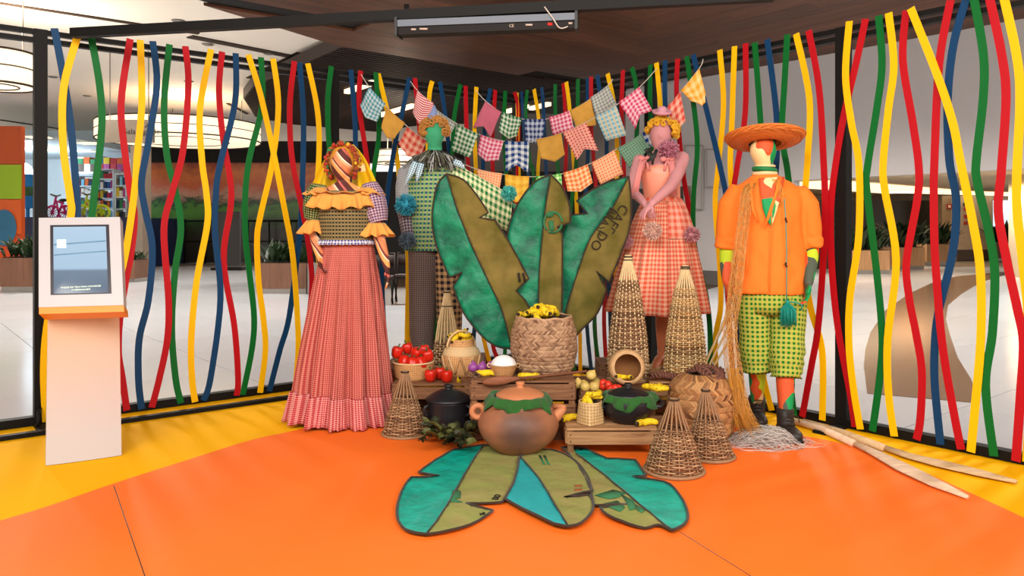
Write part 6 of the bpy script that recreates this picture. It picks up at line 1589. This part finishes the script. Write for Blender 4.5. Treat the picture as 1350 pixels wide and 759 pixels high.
pompom(at(860,304,Y3-.36), .068, m_pp2, 'pompom', A3, seed=6, label='cream pink pompom'); pompom(at(912,309,Y3-.22), .062, m_pp, 'pompom', A3, seed=7, label='pink pompom'); pompom(at(826,318,Y3-.2), .05, m_pp, 'pompom', A3, seed=8, label='pink pompom')
curls(hd3+Vector((.015,.01,.035)), .112, .115, .098, 120, m_faceY2, 'hair', A3, 6, lambda d: (d.z > .25 or (d.x > .55 and d.z > -.45) or (d.x < -.8 and d.z > .0)) and not (d.y < -.5 and d.z < .42 and d.x < .45), r0=.017, th=.005, label='bright yellow curls')
ht = hd3+Vector((.0,-.05,.165)); RT = Matrix.Rotation(.35, 3, 'X')
m_hat3 = plain('pink_hat_felt', '#dc9cac', .7, var=.1)
mb = MB(); mb.lathe([(.001,.0),(.05,.0),(.062,.004),(.068,.016),(.072,.016),(.070,.0),(.06,-.008),(.001,-.008)], ht, 32, m=RT); mb.lathe([(.036,0),(.033,.03),(.022,.046),(.001,.05)], ht, 24, m=RT); mb.build('tiny_hat', m_hat3, A3, label='tiny pink sombrero hat')
mb = MB(); mb.tube([at(853,196,Y3-.12), at(857,203,Y3-.15), at(861,207,Y3-.16), at(860,217,Y3-.16)], [(.03,.006),(.02,.006),(.015,.006),(.008,.004)], 10, up=(1,0,0)); mb.tube([at(866,197,Y3-.15), at(862,206,Y3-.16), at(853,213,Y3-.16)], [(.012,.006),(.015,.006),(.008,.004)], 10, up=(1,0,0)); mb.build('neck_tie', plain('black_green_ribbon', '#18241c', .6), A3, label='dark ribbon knot at the neck')
# ---- 4. straw hat mannequin
Y4 = 5.0; c4 = Vector((at(1016,0,Y4).x, Y4, .011))
A4 = thing('mannequin', 'mannequin with patchwork skin in wide straw hat, orange shirt and green gingham breeches', 'mannequin', c4)
mb = MB(); hd4 = at(1006, 200, Y4)
add_head(mb, hd4, .080, .128, tilt=-.08)
mb.loft([ring(1009,240,Y4,14,.065), ring(1008,225,Y4,11,.058,.005), ring(1007,212,Y4,11,.055,.01)], 16)
mb.loft([ring(1017,392,Y4,36,.13), ring(1016,360,Y4,32,.12), ring(1014,310,Y4,35,.13), ring(1012,272,Y4,38,.120), ring(1010,256,Y4,36,.10), ring(1009,246,Y4,24,.075), ring(1009,233,Y4,13,.06)], 24)
sP = at(965,255,Y4); eP = at(958,325,Y4+.02); wP = at(958,370,4.92); sQ = at(1060,256,Y4); eQ = at(1070,325,Y4); wQ = at(1066,372,4.88)
add_limb(mb, [sP, (sP+eP)/2, eP, (eP+wP)/2, wP], [.040,.044,.044,.044,.030]); add_limb(mb, [sQ, (sQ+eQ)/2, eQ, (eQ+wQ)/2, wQ], [.040,.046,.046,.044,.030])
add_hand(mb, wP, (.12,-.15,-1), (1,0,0), (0,-1,0), .35, 1.0); add_hand(mb, wQ, (-.15,-.15,-1), (-1,0,0), (0,-1,0), .45, 1.05)
LF, RF = Vector((at(998,0,5.18).x, 5.18, .011)), Vector((at(1036,0,4.84).x, 4.84, .011))
hipL, hipR = at(998,385,Y4), at(1036,385,Y4)
kL = at(998,455,5.04); kR = at(1035,455,4.92)
add_limb(mb, [hipL, (hipL+kL)/2, kL, kL.lerp(LF, .4), LF+Vector((0,0,.12))], [.085,.072,.056,.054,.036])
add_limb(mb, [hipR, (hipR+kR)/2, kR, kR.lerp(RF, .4), RF+Vector((0,0,.12))], [.085,.072,.056,.058,.038])
remeshed(mb, 'body', m_camo, A4, .007)
m_shirt4 = plain('orange_cotton', '#f47c22', .8, var=.06, sc=5, bump=.45, bsc=10)
mb = MB()
mb.loft([ring(1015,386,Y4,50,.155), ring(1014,382,Y4,51,.160), ring(1014,350,Y4,48,.158), ring(1013,310,Y4,45,.150), ring(1012,280,Y4,46,.150), ring(1011,262,Y4,49,.135), ring(1010,250,Y4,45,.115), ring(1010,243,Y4,35,.095), ring(1010,236,Y4,24,.08), ring(1010,230,Y4,16,.07)], 60)
for s_, e_, nm in ((sP, eP, -1), (sQ, eQ, 1)):
    d = e_-s_
    mb.tube([s_-Vector((nm*.10,0,.03)), s_+Vector((-nm*.025,0,-.008)), s_+d*.22, s_+d*.5, s_+d*.75, s_+d*.84, s_+d*.87, s_+d*1.0, s_+d*1.03], [.06,.076,.083,.080,.076,.070,.079,.077,.070], 32)
o = remeshed(mb, 'shirt', m_shirt4, A4, .009, smooth=3, label='orange cotton shirt')
for v_ in o.data.vertices:
    q = v_.co; arm = abs(q.x) > .21; N_ = v_.normal
    f = noise.noise(Vector((q.x*9+2, q.y*5, q.z*3.0)))*.020*(1-q.z/2.2)+noise.noise(Vector((q.x*14+q.z*6, q.y*8, q.z*10-q.x*9)))*.008
    if arm: f = f*.4+.012*math.sin(q.z*75+q.x*30+3*noise.noise(q*9))*max(0, min(1, (1.28-q.z)*4))
    v_.co = q+N_*f
# shirt opening showing the patchwork skin
def inset(pts, dy, mat, name, label=None):
    mb = MB(); vs, fs = subd(pts, 6)
    def mp(x, y):
        p = at(x, y, Y4); yy = (y-231)/154
        rx, ry = (.24, .157) if y > 275 else (.10+.14*min(1, (y-225)/40), .085+.07*min(1, (y-225)/40))
        k = max(0, 1-((p.x-at(1012,y,Y4).x)/rx)**2)**.5; return Vector((p.x, Y4-ry*k-dy, p.z))
    P3 = [mp(x, y) for x, y in vs]
    for f in fs:
        n_ = (P3[f[1]]-P3[f[0]]).cross(P3[f[2]]-P3[f[0]]); g = f if n_.y < 0 else list(reversed(f)); mb.f.append(g); mb.uv.append([(P3[i].x, P3[i].z) for i in g])
    mb.v = P3; o = mb.build(name, mat, A4, label=label); md = o.modifiers.new('s', 'SOLIDIFY'); md.thickness = .003; return o
inset([(994,236),(1028,234),(1021,252),(1012,280),(1006,299),(1000,291),(995,275),(993,255)], .012, m_camo, 'shirt_opening', 'patchwork jersey showing in the open neck')
mb = MB()
for pts in (((991,236),(990,255),(993,278),(1000,293)), ((1029,234),(1024,252),(1015,280),(1008,300))):
    mb.tube([at(x, y, Y4-.125-.045*min(1, (y-234)/25)) for x, y in pts], [(.010,.005),(.011,.005),(.010,.005),(.006,.004)], 8, up=(1,0,0))
mb.build('collar', m_shirt4, A4)
mb = MB(); c_ = at(1008,230,Y4); mb.torus(c_+Vector((0,0,.03)), .064, .016, 32, 8, Matrix.Rotation(.12, 3, 'Y') @ Matrix.Scale(1, 3)); mb.build('neck_band', plain('green_band_jersey', '#0c7a40', .6), A4, label='green neck band')
mb = MB(); mb.torus(c_+Vector((0,0,.005)), .068, .013, 32, 8); mb.torus(c_+Vector((0,0,.052)), .060, .008, 32, 8); mb.build('neck_band', plain('cream_band_jersey', '#eccf98', .6), A4, label='cream neck band')
mb = MB()
for x, y0, y1_ in ((986, 275, 362), (1016, 255, 385)): mb.tube([at(x+1.5*math.sin(k*.8), y0+(y1_-y0)*k/6, Y4-.155-.012*(k>0)) for k in range(7)], .0035, 5)
mb.build('drawstring', m_shirt4, A4)
m_br = gingham('green_yellow_gingham', '#d4e458', '#0f6a20', .015, light2='#a8a04c')
mb = MB()
mb.loft([ring(1017,412,Y4,38,.14), ring(1017,398,Y4,41,.15), ring(1017,380,Y4,40,.145), ring(1017,365,Y4,36,.13)], 64, cap=False)
for h_, k_, dx in ((hipL, kL, -.012), (hipR, kR, .012)):
    cu = k_+Vector((0,0,-.165)) if dx < 0 else k_+Vector((.0,-.02,-.20))
    top = h_+Vector((dx,0,.04))
    pth = [top.lerp(cu, t) for t in (0, .2, .4, .55, .66, .72, .78, .84, .88, .93, .97, 1)]
    mb.tube(pth, [.108,.118,.112,.105,.108,.114,.100,.112,.096,.098,.094,.092], 48, cap=False, ripple=lambda a, t: 1+.025*math.sin(5*a+3*t)+.11*math.sin(2*a+46*t)*max(0, t-.45)*1.6)
o = mb.build('breeches', m_br, A4, label='green and yellow gingham breeches'); md = o.modifiers.new('s', 'SOLIDIFY'); md.thickness = .003
m_boot = plain('dark_leather_boot', '#332c28', .5, var=.2, bump=.3, bsc=50)
for ft, ang in ((LF, -.12), (RF, .1)):
    R = Matrix.Rotation(ang, 3, 'Z'); f = lambda x, y, z: ft+R @ Vector((x, y, z))
    mb = MB(); mb.tube([f(0,.01,.17), f(0,.01,.12), f(0,.0,.075), f(0,-.02,.05)], [(.052,.058),(.050,.056),(.052,.062),(.05,.055)], 20, up=(1,0,0))
    mb.tube([f(0,.055,.045), f(0,0,.048), f(0,-.07,.042), f(0,-.13,.036), f(0,-.175,.03)], [(.04,.038),(.047,.045),(.048,.038),(.046,.032),(.026,.02)], 20, up=(1,0,0)); b_ = mb.build('boot', m_boot, A4)
    mb = MB(); mb.tube([f(0,.08,.012), f(0,0,.012), f(0,-.1,.012), f(0,-.19,.012)], [(.036,.012),(.048,.012),(.052,.012),(.026,.012)], 16, up=(1,0,0)); mb.build('sole', m_black2, b_)
    mb = MB()
    for k in range(5): z = .06+.024*k; yy = -.062 if k > 1 else -.085+.015*k; mb.tube([f(-.026,yy,z), f(0,yy-.012,z+.006), f(.026,yy,z)], .0035, 5)
    mb.tube([f(0,-.07,.15), f(.04,-.085,.135), f(.05,-.08,.10)], .003, 5); mb.tube([f(0,-.07,.15), f(-.04,-.085,.135), f(-.05,-.08,.11)], .003, 5); mb.build('laces', m_stembr, b_)
# straw hat
hs = hd4+Vector((.012, .0, .050)); RH = Matrix.Rotation(math.radians(1.5), 3, 'Y') @ Matrix.Rotation(math.radians(-13), 3, 'X')
def strawhat():
    m = M('woven_hat_straw', .7, 0, .3); v = m.obj()
    w_ = m.n('TexWave', {'Vector': v, 'Scale': 26.0, 'Distortion': 3.0, 'Detail': 2.0}, wave_type='RINGS', rings_direction='Z')
    m.col(m.mix(m.noise(v, 90, 3), C('#e88a38'), C('#b8622a'))).bump(m.math('ADD', w_, m.noise(v, 200, 2)), .7, .006); return m.m
m_hat = strawhat()
mb = MB(); n_ = 64; pr2 = [(.10, .0), (.14, -.004), (.185, .004), (.222, .022), (.246, .042), (.250, .050), (.240, .052), (.21, .035), (.17, .014), (.12, .010), (.105, .02), (.098, .045), (.085, .062), (.05, .07), (.001, .072)]
mb.lathe(pr2, hs-Vector((0,0,.0)), n_, m=RH, mod=lambda a, t: 1+.02*math.cos(2*a)); mb.build('straw_hat', m_hat, A4, label='wide orange straw hat')
mb = MB()
for k in range(13):
    R_ = .12+.0098*k; z = .010+(R_-.12)**1.5*.75; mb.torus(hs+RH @ Vector((0,0,z+.002)), R_, .0035, 64, 5, RH)
    mb.torus(hs+RH @ Vector((0,0,z-.014 if k < 12 else z)), R_, .0030, 64, 5, RH)
mb.build('plait_ring', m_hat, bpy.data.objects[[o.name for o in A4.children if o.name.startswith('straw_hat')][0]], kind='stuff')
mb = MB(); mb.ball(hd4+Vector((0,.03,.07)), (.093,.085,.05), 20); mb.build('cap_lining', plain('dark_cap', '#2a2a2a', .8), A4)
# whistle cord and tassel
m_teal = plain('teal_cord', '#109c8c', .7, var=.15, sc=60)
mb = MB(); mb.tube([at(x, y, Y4-.175) for x, y in ((1034,262),(1036,290),(1037,330),(1037,370),(1037,396))], .0035, 6); mb.build('cord', m_teal, A4, label='teal cord')
for y in (289, 348):
    mb = MB(); mb.ball(at(1036,y,Y4-.18), (.008,.008,.013), 8); mb.ball(at(1037,y+3,Y4-.18), (.007,.007,.008), 8); mb.build('bead', m_stembr, A4)
rs = random.Random(11); mb = MB(); tc = at(1038, 398, Y4-.17)
mb.ball(tc, .014, 10)
for i in range(90):
    a = rs.uniform(0, 6.28); q = rs.uniform(.3, 1); L = rs.uniform(.10,.155); e = tc+Vector((math.cos(a)*.052*q, math.sin(a)*.03*q-.01, -L)); m_ = tc+Vector((math.cos(a)*.05*q, math.sin(a)*.03*q-.012, -L*.4)); mb.tube([tc, m_, e], .0026, 4)
mb.tube([tc, tc+Vector((.05,-.02,.0)), tc+Vector((.09,-.01,-.02)), tc+Vector((.085,0,-.05))], .005, 5); mb.build('tassel', m_teal, A4, label='teal yarn tassel')
# ================= fishing net
def netm(name, c1, a0):
    m = M(name, .35, 0, .6); v = m.obj(); m.col(C(c1)); return m.m
m_nt = netm('golden_net', '#dc9a3c', 1); m_nt2 = netm('clear_nylon', '#e4dcd4', 1)
FN = thing('fishing_net', 'long golden fishing net hanging from the shoulder with its clear nylon heaped on the mat', 'net', (at(1005,575,4.75).x, 4.75, .011))
def netgrid(P, nu, nv, r, mat, name, jit=.0, seed=1, label=None):
    rs = random.Random(seed); g = [[P(i/nu, j/nv)+Vector((rs.uniform(-1,1), rs.uniform(-1,1), rs.uniform(-1,1)))*jit for i in range(nu+1)] for j in range(nv+1)]
    mb = MB()
    def seg(a, b):
        d = (b-a); 
        if d.length < 1e-5: return
        s_ = d.cross(Vector((0.3,-1,.2))).normalized()*r; t_ = Vector((0,-1,0))*r
        mb.add([a-s_, a+s_, b+s_, b-s_, a-t_*1.5, b-t_*1.5], [(0,4,5,3), (4,1,2,5), (1,0,3,2)])
    for j in range(nv+1):
        for i in range(nu+1):
            if i < nu and (j % 2 == 0): seg(g[j][i], g[j][i+1])
            if j < nv: seg(g[j][i], g[j+1][i])
            if j < nv and i < nu and (i+j) % 2 == 0: seg(g[j][i], g[j+1][i+1])
    return mb.build(name, mat, FN, kind='stuff', label=label)
axis_ = [(995,240,4.95,5),(986,250,4.84,7),(981,285,4.82,7.5),(975,330,4.81,8.5),(970,372,4.81,9),(968,395,4.80,9),(963,425,4.80,9),(963,455,4.79,10),(967,485,4.78,11),(971,512,4.76,12),(977,540,4.74,13),(984,562,4.73,17)]
axc = catmull(axis_, 6)
def axf(u, v, dd=0):
    k = v*(len(axc)-1); i = min(int(k), len(axc)-2); f = k-i; x, y, Y, w_ = [axc[i][q]*(1-f)+axc[i+1][q]*f for q in range(4)]
    return at(x+(u-.5)*2*w_, y, Y+dd-.03*math.sin(math.pi*u)+.012*math.sin(u*14+v*10))
netgrid(lambda u, v: axf(u, v), 12, 90, .0010, m_nt, 'net_strand', .003, 1)
netgrid(lambda u, v: axf(u, v, .02), 9, 60, .0010, plain('pale_net', '#d8b070', .5), 'net_strand', .005, 2)
netgrid(lambda u, v: axf(u*.9+.05, v, .035), 8, 44, .0014, plain('tan_net', '#dcb888', .5), 'net_strand', .006, 4)
netgrid(lambda u, v: at(1022+8*math.sin(v*3)+(u-.5)*7, 236+v*42, 4.87-.03*math.sin(v*3)), 6, 26, .0011, m_nt, 'net_strand', .003, 3)
for layer in range(3):
    mb = MB(); rs = random.Random(30+layer)
    for i in range(95):
        cx, cy = at(1005,0,4.72).x+rs.gauss(0,.07), 4.70+rs.gauss(0,.055); R_ = rs.uniform(.04,.13); ph = rs.uniform(0,6); z0 = rs.uniform(.015,.09)
        pts = []
        for k in range(15):
            a = ph+k*.42; rr_ = R_*(1+.2*math.sin(k*1.7+i)); dx, dy = rr_*1.15*math.cos(a), rr_*.8*math.sin(a); x_, y_ = cx+dx, cy+dy
            dd = math.hypot((x_-at(1005,0,4.72).x)/.21, (y_-4.70)/.17); pts.append(Vector((x_, y_, max(.014, min(z0+.01*math.sin(k), .014+.12*max(0, 1-dd**2))))))
        mb.tube(pts, .0011, 3, cap=False)
    mb.build('nylon_heap', m_nt2 if layer else plain('grey_nylon', '#9a8f88', .4), FN, kind='stuff', label='heaped clear nylon net')
mb = MB(); rs = random.Random(77)
for i in range(120):
    a = axf(rs.uniform(.1,.9), rs.uniform(.72,.82)); b = Vector((at(990,0,4.72).x+rs.gauss(-.03,.05), 4.70+rs.gauss(0,.05), rs.uniform(.03,.10))); mb.tube([a, a.lerp(b, .5)+Vector((-.02+rs.gauss(0,.012), 0, -.02)), b], .0011, 3)
mb.build('loose_strands', m_nt, FN, kind='stuff')
